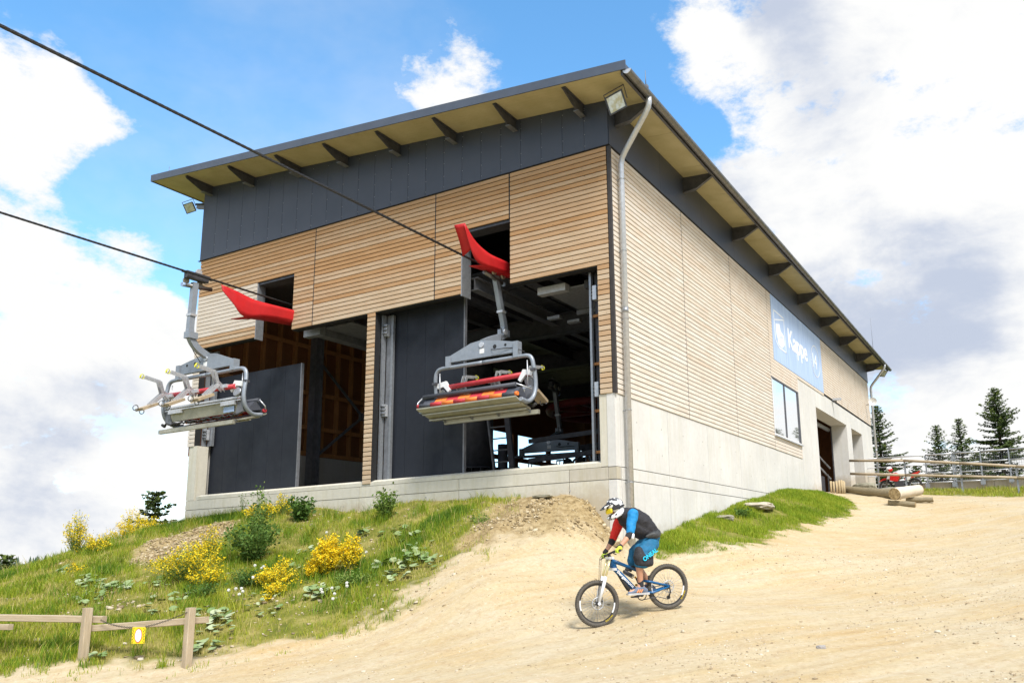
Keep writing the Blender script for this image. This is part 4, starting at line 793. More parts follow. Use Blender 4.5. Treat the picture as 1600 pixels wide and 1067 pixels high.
    mb = MB(); mb.box(-1.42, Y+.03, -3.38, 1.42, Y+.10, -3.33); mb.box(-1.42, Y+.05, -3.44, 1.42, Y+.09, -3.41); part('top_rail', mb, M['galv_light'], t)
    for s in (-1, 1):
        mb = MB(); mb.box(s*1.0-.25, Y+.05, -3.53, s*1.0+.25, Y+.12, -3.43); part('lever', mb, M['galv_light'], t)
        mb = MB(); mb.prism([(s*1.48, -3.35), (s*1.30, -3.40), (s*1.20, -3.80), (s*1.46, -3.72)], lambda a, b, d: (a, d, b), Y-.05, Y+.03); part('side_plate', mb, M['steel_mid'], t)
        mb = MB(); mb.disc((s*1.33, Y+.10, -3.22), (0,1,.3), .12, .06, 14); part('hinge', mb, M['galv'], t)
    mb = MB(); mb.box(-1.18, Y+.045, -3.70, -.80, Y+.052, -3.55); part('sticker', mb, bpy.data.materials['sign_blue'], t)
    mb = MB(); pts = [(-1.35+2.9*i/26, Y+.06+.03*math.sin(i*1.9), -3.80+.03*math.sin(i*2.7)) for i in range(27)]; mb.tube(pts, [.03+.012*math.sin(i*1.3) for i in range(27)], 6); part('strap', mb, M['rubber'], t)
    mb = MB(); mb.tube(curve([(.02, p[1]-.05, -1.5), (.10, p[1]-.15, -1.9), (.3, Y-.06, -2.30), (.9, Y-.06, -2.34), (1.3, Y-.06, -2.50)], 16), .010, 5); part('cable', mb, M['rubber'], t)
    return t
cr = make_chair('lift chair in the right bay seen from the front with red and orange cushions', .30); cr.location = (-3.42, .25, ZR); cr.scale = (.965, .965, .975)
cl = make_chair('lift chair at the left edge seen from behind with pale footrests pointing out', -.04); cl.location = (XL-.15, -2.72, ZL); cl.rotation_euler = (0, 0, math.pi); cl.scale = (1.05, .96, .99)
for i, (x, y, z, rz, lb) in enumerate(((-6.2, 7.6, 2.25, .15, 'dim parked lift chair inside the hall just right of the ladder'), (-4.9, 10.4, 2.35, .75, 'dim parked lift chair inside the hall nearest the right pier'), (-7.9, 14.5, 3.0, -.2, 'dim parked lift chair deepest inside the hall'))):
    c = copy_tree(cr); c['label'] = lb; c.location = (x, y, z); c.rotation_euler = (0, 0, rz)

# ------------------------------------------------------------------ mountain bike and rider
# local frame: x forward along the bike, y towards the track side (rider's left), z up; origin under the rear wheel
BK0 = (2.82, -3.88, -4.415); BRZ = math.atan2(-.755, -.656)
BK0 = (BK0[0], BK0[1], gz(BK0[0], BK0[1])+.005)
BIKE = thing('mountain_bike', BK0, 'blue and white full suspension downhill bike ridden down the dirt slope', 'bicycle', rz=BRZ)
fb = worn('bike_blue_paint', (.006, .095, .25), .3, 0, .1, 8, 0); fw = worn('bike_white_paint', (.80, .80, .80), .3, 0, .05, 8, 0)
fx_ = Vector((1.172, 0, 0)); 
ux, uy = math.cos(BRZ), math.sin(BRZ)
fz = gz(BK0[0]+1.172*ux, BK0[1]+1.172*uy)-BK0[2]
RW = .345; RH = Vector((0, 0, RW)); FH = Vector((1.172, 0, fz+RW-.005))
knob = worn('tyre_rubber_dusty', (.085, .075, .062), .9, 0, .35, 40)
yl = Mt('tyre_letter_yellow', (.80, .62, .02), .6).m
def wheel(c, steer, letter_ang):
    q = Matrix.Translation(c) @ Matrix.Rotation(steer, 4, 'Z')
    def P(name, mb, mt, par=BIKE):
        me = mb.mesh(name) if isinstance(mb, MB) else mb; me.transform(q); me.name = name; return part(name, me, mt, par)
    mb = MB(); mb.torus((0,0,0), (0,1,0), RW-.034, .031, 64, 10)
    for k in range(72):
        a = 2*math.pi*k/72
        for w, r_ in ((-.020, RW-.010), (0, RW-.003), (.020, RW-.010)):
            aa = a+(.04 if w else 0); p = Vector((math.cos(aa), 0, math.sin(aa))); mb.beam(p*(r_-.008)+Vector((0, w, 0)), p*(r_+.006)+Vector((0, w, 0)), .011, .014, (0, 1, 0))
    ty = P('tyre', mb, knob)
    mb = MB(); mb.torus((0,0,0), (0,1,0), RW-.070, .012, 64, 8); rim = P('rim', mb, M['rubber'])
    mb = MB()
    for a0 in (-.2, 2.6):
        mb.torus((0, .004, 0), (0,1,0), RW-.072, .0118, 14, 8, a0, a0+.55)
    P('rim_decal', mb, fw, rim)
    mb = MB()
    for k in range(28):
        a = 2*math.pi*k/28; b = a+(.35 if k % 4 < 2 else -.35); s = .03 if k % 2 else -.03
        mb.cyl((.028*math.cos(b), s, .028*math.sin(b)), ((RW-.07)*math.cos(a), 0, (RW-.07)*math.sin(a)), .0022, n=4)
    P('spoke', mb, M['galv']); bpy.context.view_layer
    mb = MB(); mb.cyl((0, -.055, 0), (0, .055, 0), .024); mb.disc((0, .03, 0), (0,1,0), .034, .012, 16); P('hub', mb, M['rubber'])
    mb = MB(); mb.torus((0, .034, 0), (0,1,0), .088, .007, 30, 4)
    for k in range(6): a = k*math.pi/3; mb.beam((.03*math.cos(a), .034, .03*math.sin(a)), (.085*math.cos(a+.3), .034, .085*math.sin(a+.3)), .008, .003, (0,1,0))
    P('brake_disc', mb, M['galv_light'])
    cu = bpy.data.curves.new('t', 'FONT'); cu.body = 'MAXXIS'; cu.size = .034; cu.extrude = .001; cu.offset = .0006; tmp = bpy.data.objects.new('tmp', cu); COL.objects.link(tmp)
    me = bpy.data.meshes.new_from_object(tmp.evaluated_get(bpy.context.evaluated_depsgraph_get())); bpy.data.objects.remove(tmp)
    for v in me.vertices:
        a = letter_ang-v.co.x/(RW-.05)*1.25*-1; r_ = RW-.046+(.024-v.co.y)*1.0*(-1)-.0; v.co = Vector((math.cos(a)*r_, .0325+.0, math.sin(a)*r_))
    me.materials.clear(); P('lettering', me, yl, ty)
wheel(RH, 0, math.pi+.25); wheel(FH, -.04, math.pi+.65)
HT, HB = Vector((.946, 0, .80)), Vector((.916, 0, .652)); BB = Vector((.465, 0, .236)); SC = Vector((.505, 0, .60))
def tb(name, pts, r, mt, par=BIKE, n=10): mb = MB(); mb.tube(pts, r, n); return part(name, mb, mt, par)
fr = tb('frame', [BB, Vector((.60, 0, .36)), Vector((.78, 0, .545)), HB+Vector((0, 0, .02))], [.036, .040, .040, .036], fb)
tb('top_tube', [HT-Vector((0, 0, .03)), Vector((.74, 0, .695)), SC], [.034, .026, .024], fb, fr); tb('head_tube', [HT, HB], .034, fb, fr); tb('seat_tube', [BB, Vector((.47, 0, .42)), SC], .022, M['rubber'], fr)
mb = MB(); mb.prism([(.90, .63), (.94, .78), (.86, .735), (.83, .60)], lambda a, b, d: (a, d, b), -.014, .014); part('gusset', mb, fb, fr)
tb('shock', [Vector((.735, 0, .60)), Vector((.60, 0, .525))], .020, M['rubber'], fr); mb = MB()
for k in range(9): c0 = Vector((.735, 0, .60)).lerp(Vector((.56, 0, .50)), .12+k*.095); mb.torus(c0, (-.87, 0, -.49), .030, .006, 14, 5)
part('spring', mb, M['steel_dark'], fr); tb('reservoir', [Vector((.70, .0, .63)), Vector((.60, .0, .60))], .020, M['rubber'], fr)
tb('rocker', [Vector((.54, .03, .49)), Vector((.50, .03, .40))], .014, M['rubber'], fr); mb = MB(); mb.disc((.555, .035, .50), (0,1,0), .016, .01); mb.disc((.545, .04, .385), (0,1,0), .02, .01); part('pivot', mb, Mt('gold_bolt', (.8, .45, .03), .3, .6).m, fr)
for s in (-.062, .062):
    tb('swing_arm', [Vector((.43, s*.5, .445)), Vector((.30, s, .425)), Vector((.0, s, RW+.01))], [.020, .018, .014], fb, fr)
    tb('chain_stay', [Vector((.40, s*.5, .27)), Vector((.28, s, .265)), Vector((.0, s, RW))], [.018, .018, .014], fb, fr)
tb('mud_guard', [Vector((.86, 0, .60)), Vector((.74, 0, .44)), Vector((.66, 0, .33)), Vector((.64, 0, .29))], [.012, .030, .036, .012], M['rubber'], fr)
tb('seat_post', [SC, Vector((.49, 0, .66))], .015, M['steel_dark']); mb = MB(); mb.tube([(.33, 0, .69), (.40, 0, .685), (.50, 0, .665), (.62, 0, .66)], [.05, .045, .022, .014], 10); part('saddle', mb, M['rubber'], BIKE)
# fork
fk = tb('fork', [HT+Vector((.005, 0, .02)), HB-Vector((.015, 0, .03))], .026, fw)
for s in (-.066, .066):
    u0 = HT+Vector((.02, s, .0)); u1 = FH+Vector((-.01, s, .02)); tb('stanchion', [u0, u0.lerp(u1, .52)], .017, Mt('gold_stanchion', (.75, .66, .35), .25, .5).m if s < 0 else bpy.data.materials['gold_stanchion'], fk); tb('lower_leg', [u0.lerp(u1, .42), u0.lerp(u1, .6), u1], [.022, .027, .022], fw, fk)
for c0 in (HT+Vector((.01, 0, .0)), HB+Vector((-.0, 0, -.02))): mb = MB(); mb.box(c0.x-.035, -.095, c0.z-.018, c0.x+.035, .095, c0.z+.018); part('crown', mb, fw, fk)
mb = MB(); mb.box(FH.x-.06, .04, FH.z+.02, FH.x-.02, .075, FH.z+.10); part('brake_caliper', mb, M['rubber'], fk); mb = MB(); mb.disc((FH.x, .09, FH.z), (0,1,0), .022, .02); part('axle', mb, fw, fk)
mb = MB(); mb.box(FH.x-.02, .094, 0.33, FH.x-.0, .097, .42); 
GN, GF = Vector((.95, .34, .905)), Vector((.905, -.34, .83)); st = HT+Vector((.03, 0, .055))
hb_ = tb('handlebar', curve([GN, Vector((.955, .2, .895)), st, Vector((.925, -.2, .845)), GF], 16), .016, M['rubber']); tb('stem', [HT+Vector((0, 0, .01)), st], .026, M['rubber'], hb_)
for g, s in ((GN, 1), (GF, -1)): tb('grip', [g+Vector((.0, -.05*s, 0)), g+Vector((0, .09*s, .004))], .019, M['rubber'], hb_); tb('brake_lever', [g+Vector((.02, -.06*s, -.01)), g+Vector((.06, -.03*s, -.04)), g+Vector((.05, .05*s, -.055))], .008, M['rubber'], hb_)
for s in (-.03, .04): tb('brake_hose', curve([st+Vector((.03, s, 0)), Vector((1.10, s, .80)), Vector((1.12, s, .55)), FH+Vector((.0, .06, .12))], 14), .004, M['rubber'], fk, 5)
# drive train
mb = MB(); mb.torus((BB.x, .055, BB.z), (0,1,0), .075, .008, 30, 5); mb.disc((BB.x, .055, BB.z), (0,1,0), .03, .02); cr_ = part('chain_ring', mb, M['steel_dark'], BIKE)
PN, PF = Vector((.61, .13, .215)), Vector((.32, -.13, .245))
tb('crank', [BB+Vector((0, .075, 0)), PN-Vector((0, .045, 0))], [.018, .013], M['rubber'], cr_); tb('crank', [BB-Vector((0, .075, 0)), PF+Vector((0, .045, 0))], [.018, .013], M['rubber'], cr_)
for p in (PN, PF): mb = MB(); mb.box(p.x-.05, p.y-.05, p.z-.010, p.x+.05, p.y+.05, p.z+.010); part('pedal', mb, M['rubber'], BIKE)
mb = MB()
for k in range(7): mb.torus((0, -.045-.003*k, RW), (0,1,0), .052-.005*k, .004, 24, 4)
part('cassette', mb, M['galv'], BIKE); mb = MB(); mb.tube([(.0, .07, RW-.02), (-.01, .075, RW-.08), (.02, .07, RW-.16)], .012, 8); mb.disc((.02, .06, RW-.16), (0,1,0), .03, .015); part('derailleur', mb, M['rubber'], BIKE)
mb = MB(); mb.tube([(.465, .06, .236-.075), (.2, .06, .20), (.03, .06, RW-.19)], .006, 5); mb.tube([(.465, .06, .236+.075), (.0, .06, RW+.05)], .006, 5); part('chain', mb, M['steel_dark'], BIKE)
wtext('Bergamont', .060, 'lettering', fw, fr, Matrix.Translation((.862, .0435, .590)) @ Matrix(((-.72, -.69, 0, 0), (0, 0, 1, 0), (-.69, .72, 0, 0), (0, 0, 0, 1))), ext=.001, sx=1.35, bold=.0015)

# rider: one skin body with clothes over it
PR = thing('person', BK0, 'downhill rider in black vest, blue shorts and full-face helmet standing on the pedals', 'person', rz=BRZ)
def flesh(name, chains, mat, voxel=.012, sm=6, parent=PR, disp=0):
    mb = MB()
    for ch in chains:
        for (c0, r0), (c1, r1) in zip(ch[:-1], ch[1:]):
            c0, c1 = Vector(c0), Vector(c1); r0 = Vector(r0 if isinstance(r0, tuple) else (r0,)*3); r1 = Vector(r1 if isinstance(r1, tuple) else (r1,)*3)
            n = max(2, int((c1-c0).length/(min(min(r0), min(r1))*.30))+1)
            for i in range(n+1):
                t = i/n; c = c0.lerp(c1, t); r = r0.lerp(r1, t); mb.ball(c, 1, 12, 8, tuple(r))
    o = part(name, mb, mat, parent); md = o.modifiers.new('r', 'REMESH'); md.mode = 'VOXEL'; md.voxel_size = voxel; md.use_smooth_shade = True
    s = o.modifiers.new('s', 'SMOOTH'); s.iterations = sm; s.factor = .5
    if disp:
        tx = bpy.data.textures.get('folds') or bpy.data.textures.new('folds', 'CLOUDS'); tx.noise_scale = .09; tx.noise_depth = 2
        d = o.modifiers.new('d', 'DISPLACE'); d.texture = tx; d.strength = disp; d.mid_level = .5
    return o
skin = Mt('skin', (.52, .27, .17), .55); skin.b.inputs['Subsurface Weight'].default_value = .1; skin.b.inputs['Subsurface Radius'].default_value = (.02, .008, .004); skin = skin.m
cb_ = worn('cloth_black', (.020, .019, .022), .8, 0, .3, 25); cblue = worn('cloth_bright_blue', (.004, .20, .46), .75, 0, .12, 18); cred = worn('cloth_red', (.72, .02, .015), .75, 0, .12, 18)
cteal = worn('cloth_teal_blue', (.008, .12, .24), .8, 0, .2, 18); glove = worn('glove_lime', (.62, .80, .05), .7, 0, .1, 30)
ShN, ElN, WrN = (.64, .21, 1.43), (.735, .30, 1.14), (.915, .33, .955); ShF, ElF, WrF = (.68, -.20, 1.40), (.78, -.33, 1.05), (.885, -.34, .90)
HipN, KnN, AnN = (.30, .11, 1.02), (.555, .20, .79), (.515, .135, .40); HipF, KnF, AnF = (.28, -.11, 1.02), (.50, -.18, .76), (.26, -.14, .42)
def limbs(a, b, c, ra, rb, rc): return [(a, ra), (tuple((Vector(a)+Vector(b))/2), (ra+rb)/2*1.04), (b, rb), (tuple(Vector(b).lerp(Vector(c), .35)), rb*1.03), (c, rc)]
def hand(wr, gp, s):
    """palm and five separate fingers curled round the grip"""
    wr = Vector(wr); gp = Vector(gp); pc = gp+Vector((-.018, 0, .028)); ch = [[(tuple(wr), .030), (tuple(pc), (.034, .042, .020))], [(tuple(pc+Vector((0, -.02, 0))), .020), (tuple(pc+Vector((0, .02, 0))), .020)]]
    for i, (o, l) in enumerate(((-.033, .9), (-.011, 1.0), (.011, .97), (.033, .82))):
        y = o*s; a = pc+Vector((.022, y, .004)); b = gp+Vector((.034*l, y, .008)); c = gp+Vector((.030*l, y, -.022)); d = gp+Vector((.002, y, -.030)); ch.append([(tuple(a), .0105), (tuple(b), .010), (tuple(c), .0095), (tuple(d), .0085)])
    a = pc+Vector((-.005, -.034*s, -.004)); ch.append([(tuple(a), .013), (tuple(gp+Vector((-.022, -.050*s, -.004))), .011), (tuple(gp+Vector((-.006, -.052*s, -.026))), .0095)])
    return ch
hN = hand(WrN, GN+Vector((0, .02, 0)), 1); hF = hand(WrF, GF+Vector((0, -.02, 0)), -1)
body = [limbs(ShN, ElN, WrN, .058, .042, .028), limbs(ShF, ElF, WrF, .058, .042, .028), limbs(HipN, KnN, AnN, .085, .060, .040), limbs(HipF, KnF, AnF, .085, .060, .040),
 [((.27, 0, 1.06), (.13, .15, .12)), ((.42, 0, 1.28), (.13, .15, .13)), ((.60, 0, 1.40), (.12, .17, .12)), ((.70, 0, 1.46), .065), ((.80, 0, 1.53), .07), ((.845, 0, 1.555), (.098, .078, .10))],
 [(AnN, .04), ((.56, .14, .31), .04), ((.68, .14, .285), .035)], [(AnF, .04), ((.30, -.14, .33), .04), ((.42, -.14, .30), .035)], [((.55, 0.05, 1.42), .05), (ShN, .06)], [((.55, -0.05, 1.42), .05), (ShF, .06)],
 [((.45, .135, .31), .03), (AnN, .035)], [((.20, -.14, .33), .03), (AnF, .035)]]+hN+hF
flesh('body', body, skin, .010, 3)
flesh('vest', [[((.26, 0, 1.17), (.135, .170, .12)), ((.40, 0, 1.315), (.170, .185, .165)), ((.56, 0, 1.385), (.170, .195, .175)), ((.68, 0, 1.44), (.10, .17, .12))], [((.33, 0, 1.15), (.14, .172, .12)), ((.48, 0, 1.22), (.14, .175, .13)), ((.60, 0, 1.32), (.12, .175, .13))], [((.70, .0, 1.42), .08), ((.72, .0, 1.34), .07)], [(ShN, .085), ((.60, 0, 1.45), .10), (ShF, .085)]], cb_, .012, 5, disp=.03)
flesh('waist_pack', [[((.22, -.10, 1.16), .075), ((.20, .06, 1.155), .085), ((.27, .17, 1.13), (.09, .045, .055)), ((.38, .175, 1.11), (.05, .02, .03))]], worn('pack_grey_black', (.035, .036, .035), .6, 0, .5, 30), .011, 3, disp=.02)
def sleeve(name, a, b, t, mt): a, b = Vector(a), Vector(b); return flesh(name, [[(tuple(a.lerp(b, -.05)), .088), (tuple(a.lerp(b, .4)), .078), (tuple(a.lerp(b, t)), .066)]], mt, .010, 4, disp=.024)
sleeve('sleeve', ShN, ElN, .86, cblue); sleeve('sleeve', ShF, ElF, .80, cred)
for el, wr, sh in ((ElN, WrN, ShN), (ElF, WrF, ShF)): e = Vector(el); flesh('elbow_pad', [[(tuple(e.lerp(Vector(sh), .14)), .058), (tuple(e), .058), (tuple(e.lerp(Vector(wr), .22)), .048)]], cb_, .009, 3)
o = flesh('pad_badge', [[((ElN[0]-.035, ElN[1]+.03, ElN[2]-.01), .030), ((ElN[0]-.03, ElN[1]+.035, ElN[2]-.05), .026)]], M['white'], .008, 2)
for nm, ch, wr in (('glove', hN, WrN), ('glove', hF, WrF)):
    fat = [[(p, tuple(x*1.16 for x in r) if isinstance(r, tuple) else r*1.16) for p, r in c] for c in ch]; flesh(nm, fat, glove, .0055, 2)
    w = Vector(wr); flesh('glove_cuff', [[(tuple(w+Vector((-.012, 0, .015))), .037), (tuple(w+Vector((.012, 0, -.012))), .038)]], cb_, .008, 2)
sh = [[((.28, 0, 1.08), (.165, .178, .10)), ((.31, .0, .98), (.17, .175, .10)), ((.42, 0, .93), (.13, .15, .09))]]
for s, k in ((1, KnN), (-1, KnF)): sh.append([((.30, .10*s, 1.00), (.135, .10, .12)), ((.43, .15*s, .88), (.142, .108, .11)), ((k[0]-.045, k[1], .76), (.132, .100, .08)), ((k[0]-.05, k[1], .68), (.122, .094, .05))])
flesh('shorts', sh, cteal, .012, 4, disp=.03)
flesh('shorts_panel', [[((.54, .165, .90), (.065, .088, .06)), ((.53, .20, .80), (.118, .108, .07)), ((.50, .205, .70), (.130, .108, .055))], [((.40, .185, .86), (.09, .080, .05)), ((.46, .205, .70), (.145, .106, .055))]], cb_, .011, 4, disp=.02)
ang = math.radians(33); wtext('ONEAL', .092, 'lettering', Mt('cloth_print_cyan', (.01, .50, .72), .6).m, PR, Matrix.Translation((.52, .322, .735)) @ Matrix.Rotation(math.radians(0), 4, 'Z') @ Matrix(((-math.cos(ang), math.sin(ang)*.9, 0, 0), (0, 0, 1, 0), (math.sin(ang), math.cos(ang), 0, 0), (0, 0, 0, 1))), ext=.002, sx=.92, bold=.003)
shoe = worn('shoe_grey_blue', (.12, .15, .21), .7, 0, .3, 40)
for an, y in ((AnN, .14), (AnF, -.14)):
    x0 = an[0]; z0 = an[2]-.10; flesh('shoe', [[((x0-.075, y, z0+.0), (.045, .042, .045)), ((x0+.0, y, z0+.035), (.055, .043, .06)), ((x0+.09, y, z0-.005), (.06, .046, .036)), ((x0+.175, y, z0-.022), (.045, .042, .022))]], shoe, .008, 3)
    mb = MB(); mb.prism([(x0-.125, z0-.055), (x0+.225, z0-.055), (x0+.225, z0-.030), (x0+.10, z0-.028), (x0-.125, z0-.022)], lambda a, b, d: (a, d, b), y-.048, y+.048); part('sole', mb, M['galv_light'], PR)
    flesh('sock', [[((x0-.005, y, an[2]-.02), .046), ((x0+.0, y, an[2]+.05), .047)]], cb_, .009, 2)
    mb = MB()
    for k in range(3): mb.beam((x0+.02+k*.032, y+.047, z0-.02), (x0-.015+k*.032, y+.047, z0+.025), .012, .014, (0,1,0))
    part('shoe_stripe', mb, Mt('orange_print', (.85, .32, .12), .6).m if 'orange_print' not in bpy.data.materials else bpy.data.materials['orange_print'], PR)
# helmet
m = Mt('helmet_shell', (.82, .82, .80), .3); v = m.coord('Object', (1, 1, 1)); f = m.noise(v, 14, 2, .4, .5); m.col(m.ramp(f, [(.46, (.82, .82, .80)), (.50, (.045, .045, .05))])); m = m.m
hc = Vector((.845, 0, 1.565)); HQ = Matrix.Translation(hc) @ Matrix.Rotation(math.radians(17), 4, 'Y')
def hp(x, y, z): return tuple(HQ @ Vector((x, y, z)))
hel = flesh('helmet', [[(hp(-.02, 0, .02), (.130, .120, .128)), (hp(.01, 0, .035), (.125, .115, .118))], [(hp(-.06, .03, -.08), (.07, .075, .085)), (hp(-.06, -.03, -.08), (.07, .075, .085))], [(hp(-.03, .095, -.09), (.045, .02, .055)), (hp(.07, .09, -.125), (.045, .022, .038)), (hp(.145, .035, -.135), (.03, .03, .032)), (hp(.145, -.035, -.135), (.03, .03, .032)), (hp(.07, -.09, -.125), (.045, .022, .038)), (hp(-.03, -.095, -.09), (.045, .02, .055))]], m, .009, 3)
gf = flesh('goggle_frame', [[(hp(.10, .075, -.025), (.022, .03, .042)), (hp(.130, 0, -.02), (.022, .05, .048)), (hp(.10, -.075, -.025), (.022, .03, .042))]], cb_, .008, 2)
ml = Mt('goggle_lens_yellow', (.85, .66, .03), .08, .3); flesh('lens', [[(hp(.108, .082, -.028), (.024, .028, .042)), (hp(.146, 0, -.025), (.020, .05, .044)), (hp(.108, -.082, -.028), (.024, .028, .042))]], ml.m, .006, 2)
mb = MB(); V_ = [[hp(.085, y, .075+.02*(1-abs(y)/.1)), hp(.16, y*.95, .060+.018*(1-abs(y)/.1)), hp(.235, y*.72, .025+.012*(1-abs(y)/.1))] for y in (-.10, -.05, 0, .05, .10)]
vs = [p for r in V_ for p in r]; mb.add(vs, [(i*3+j, i*3+j+1, (i+1)*3+j+1, (i+1)*3+j) for i in range(4) for j in range(2)], True); o = part('visor', mb, m, PR); md = o.modifiers.new('s', 'SOLIDIFY'); md.thickness = .010
mb = MB(); mb.tube([hp(.225, y, .026) for y in (-.07, 0, .07)], .009, 6); part('visor_edge', mb, cb_, PR)
flesh('goggle_strap', [[(hp(.07, .112, -.015), (.03, .010, .018)), (hp(-.02, .124, -.01), (.03, .008, .018)), (hp(-.10, .095, -.005), (.025, .02, .018))]], cb_, .006, 2)

# ------------------------------------------------------------------ fences, logs, parked motorcycle
p1, p2 = Vector((-5.45, -7.88, 0)), Vector((-3.67, -7.36, 0)); fd = (p2-p1).normalized(); fn = Vector((-fd.y, fd.x, 0))
WF = thing('wooden_fence', (p1.x, p1.y, gz(p1.x, p1.y)), 'low weathered wooden rail fence at the foot of the grassy bank', 'fence')
def hewn(name, a, b, w, h, mat, parent, up=(0,0,1)):
    a, b = Vector(a), Vector(b); d = b-a; L = d.length; q = d.to_track_quat('X', 'Z').to_matrix().to_4x4(); n = 8; rs = random.Random(int(L*1000)); vs = []
    c = .18; prof = [(-1, -1+c), (-1+c, -1), (1-c, -1), (1, -1+c), (1, 1-c), (1-c, 1), (-1+c, 1), (-1, 1-c)]
    for i in range(n+1):
        for k, (y, z) in enumerate(prof): vs.append((L*i/n, y*w/2*(1+rs.uniform(-.04, .04)), z*h/2*(1+rs.uniform(-.04, .04))))
    fs = [(i*8+k, i*8+(k+1) % 8, (i+1)*8+(k+1) % 8, (i+1)*8+k) for i in range(n) for k in range(8)]+[tuple(reversed(range(8))), tuple(range(n*8, n*8+8))]
    me_b = MB(); me_b.add(vs, fs); o = part(name, me_b, mat, parent); o.matrix_basis = Matrix.Translation(a-Vector(BASE[parent.name])) @ q; BASE[o.name] = tuple(a); return o
for p, top in ((p1, -4.17), (p2, -4.19)): z = gz(p.x, p.y); hewn('post', (p.x, p.y, z-.15), (p.x+.01, p.y, top), .115, .115, M['fence_x'], WF)
off = fn*.12
hewn('rail', (p1-fd*3.6+off)+Vector((0, 0, -4.27)), (p1+fd*.22+off)+Vector((0, 0, -4.36)), .10, .105, M['fence_x'], WF); hewn('rail', (p1-fd*.10+off*1.05)+Vector((0, 0, -4.50)), (p2+fd*.21+off)+Vector((0, 0, -4.38)), .10, .10, M['fence_x'], WF)
hewn('rail', (p1-fd*3.6+off)+Vector((0, 0, -4.46)), (p1-fd*1.39-off*.2)+Vector((0, 0, -4.45)), .09, .09, M['fence_x'], WF)
def chain_thing(a, b, sag, label):
    t = thing('chain', tuple(a), label, 'chain', 'chains that hold the warning sign'); L = (b-a).length; n = int(L/.026); d = (b-a).normalized(); mb = MB()
    for i in range(n):
        s = (i+.5)/n; p = (b-a)*s+Vector((0, 0, -sag*4*s*(1-s))); nr = (Vector((0,0,1)) if i % 2 else d.cross(Vector((0,0,1)))).normalized(); mb.torus(p, nr, .012, .0042, 8, 4, ref=d)
    part('links', mb, M['rubber'], t)
e1 = p1+fd*.24+fn*.02+Vector((0, 0, -4.36)); s1 = p1+fd*.88-fn*.02+Vector((0, 0, -4.475)); s2 = p1+fd*1.10-fn*.02+Vector((0, 0, -4.465)); e2 = p2-fn*.07+Vector((0, 0, -4.255))
chain_thing(e1, s1, .03, 'dark chain from the left fence post to the yellow sign'); chain_thing(s2, e2, .02, 'dark chain from the yellow sign to the right fence post')
WS = thing('warning_sign', tuple((s1+s2)/2), 'small yellow warning sign with a red ringed oval hung on the fence chains', 'sign')
q = Matrix(((fd.x, -fn.x, 0, 0), (fd.y, -fn.y, 0, 0), (0, 0, 1, 0), (0, 0, 0, 1)))   # x along the fence, y towards the track
q = Matrix(((fd.x, fn.x, 0, 0), (fd.y, fn.y, 0, 0), (0, 0, 1, 0), (0, 0, 0, 1)))
def sp(name, mb, mt, par=WS): me = mb.mesh(name); me.transform(q); return part(name, me, mt, par)
mb = MB(); mb.box(-.115, -.004, -.245, .115, .0, 0); sp('board', mb, Mt('sign_yellow', (.80, .62, .01), .5).m)
mb = MB(); pts = [(.068*math.cos(a), -.125+.108*math.sin(a)) for a in np.linspace(0, 2*math.pi, 33)[:-1]]; mb.prism(pts, lambda a, b, d: (a, d, b), -.0062, -.0045); sp('ring', mb, Mt('sign_red', (.70, .05, .02), .5).m)
mb = MB(); mb.prism([(x*.84, -.125+(z+.125)*.88) for x, z in pts], lambda a, b, d: (a, d, b), -.0080, -.0066); sp('oval', mb, M['white'])
mb = MB()
for i, w in enumerate((.042, .036, .042, .034)): mb.box(-w, -.0092, -.075-i*.026, w*.9, -.0084, -.083-i*.026)
sp('print', mb, Mt('faint_print', (.45, .47, .46), .6).m)
mb = MB()
for s in (-1, 1):
    for i in range(10): x = s*(.100 if i % 2 else .088); mb.box(x-.006, -.0062, -.012-i*.0235, x+.006, -.0046, -.026-i*.0235)
sp('check_marks', mb, M['black'])

# rails by the side doors
RF = thing('rail_fence', (2.72, 24.36, gz(2.72, 24.36)), 'two weathered round rails on steel posts beside the side doors', 'fence')
R_pts = [(.12, 24.9, .66, .02), (.50, 24.75, .62, -.02), (2.72, 24.36, .42, -.26), (5.14, 23.98, .09, -.51), (7.39, 24.06, -.21, -.71), (9.6, 24.15, -.50, -.95), (13, 24.4, -.7, -1.2)]
for k in (2, 3):
    for a, b in zip(R_pts[1:-1], R_pts[2:]):
        st_ = R_pts[0] if a is R_pts[1] else a; mb = MB(); A_v = Vector((st_[0], st_[1], st_[k])); B_v = Vector((b[0], b[1], b[k]))
        mb.tube([A_v.lerp(B_v, t) for t in (0, .33, .66, 1.0)], [.062, .060, .064, .058], 12); wpart('rail', mb, M['fence_x'], RF)
for x, y, z, z2 in R_pts[2:]:
    mb = MB(); g = gz(x, y); mb.box(x-.03, y+.07, g-.2, x+.045, y+.15, z+.02); wpart('post', mb, M['galv'], RF)
MR = thing('metal_railing', (5.8, 28.1, -.6), 'long galvanised railing with wire mesh on the low concrete wall', 'railing')
m_pts = [(-1.5, 30.9, 1.26), (.61, 29.93, 1.19), (3.17, 28.99, 1.08), (4.49, 28.55, 1.02), (5.82, 28.11, .97), (7.09, 27.63, .93), (8.86, 27.2, .90), (12.5, 26.3, .84), (17, 25.2, .8)]
for dz in (0, -.50, -.95, -1.42):
    for a, b in zip(m_pts[:-1], m_pts[1:]): mb = MB(); mb.cyl((a[0], a[1], a[2]+dz), (b[0], b[1], b[2]+dz), .038 if dz == 0 else .026, n=8); wpart('bar', mb, M['galv_light'], MR)
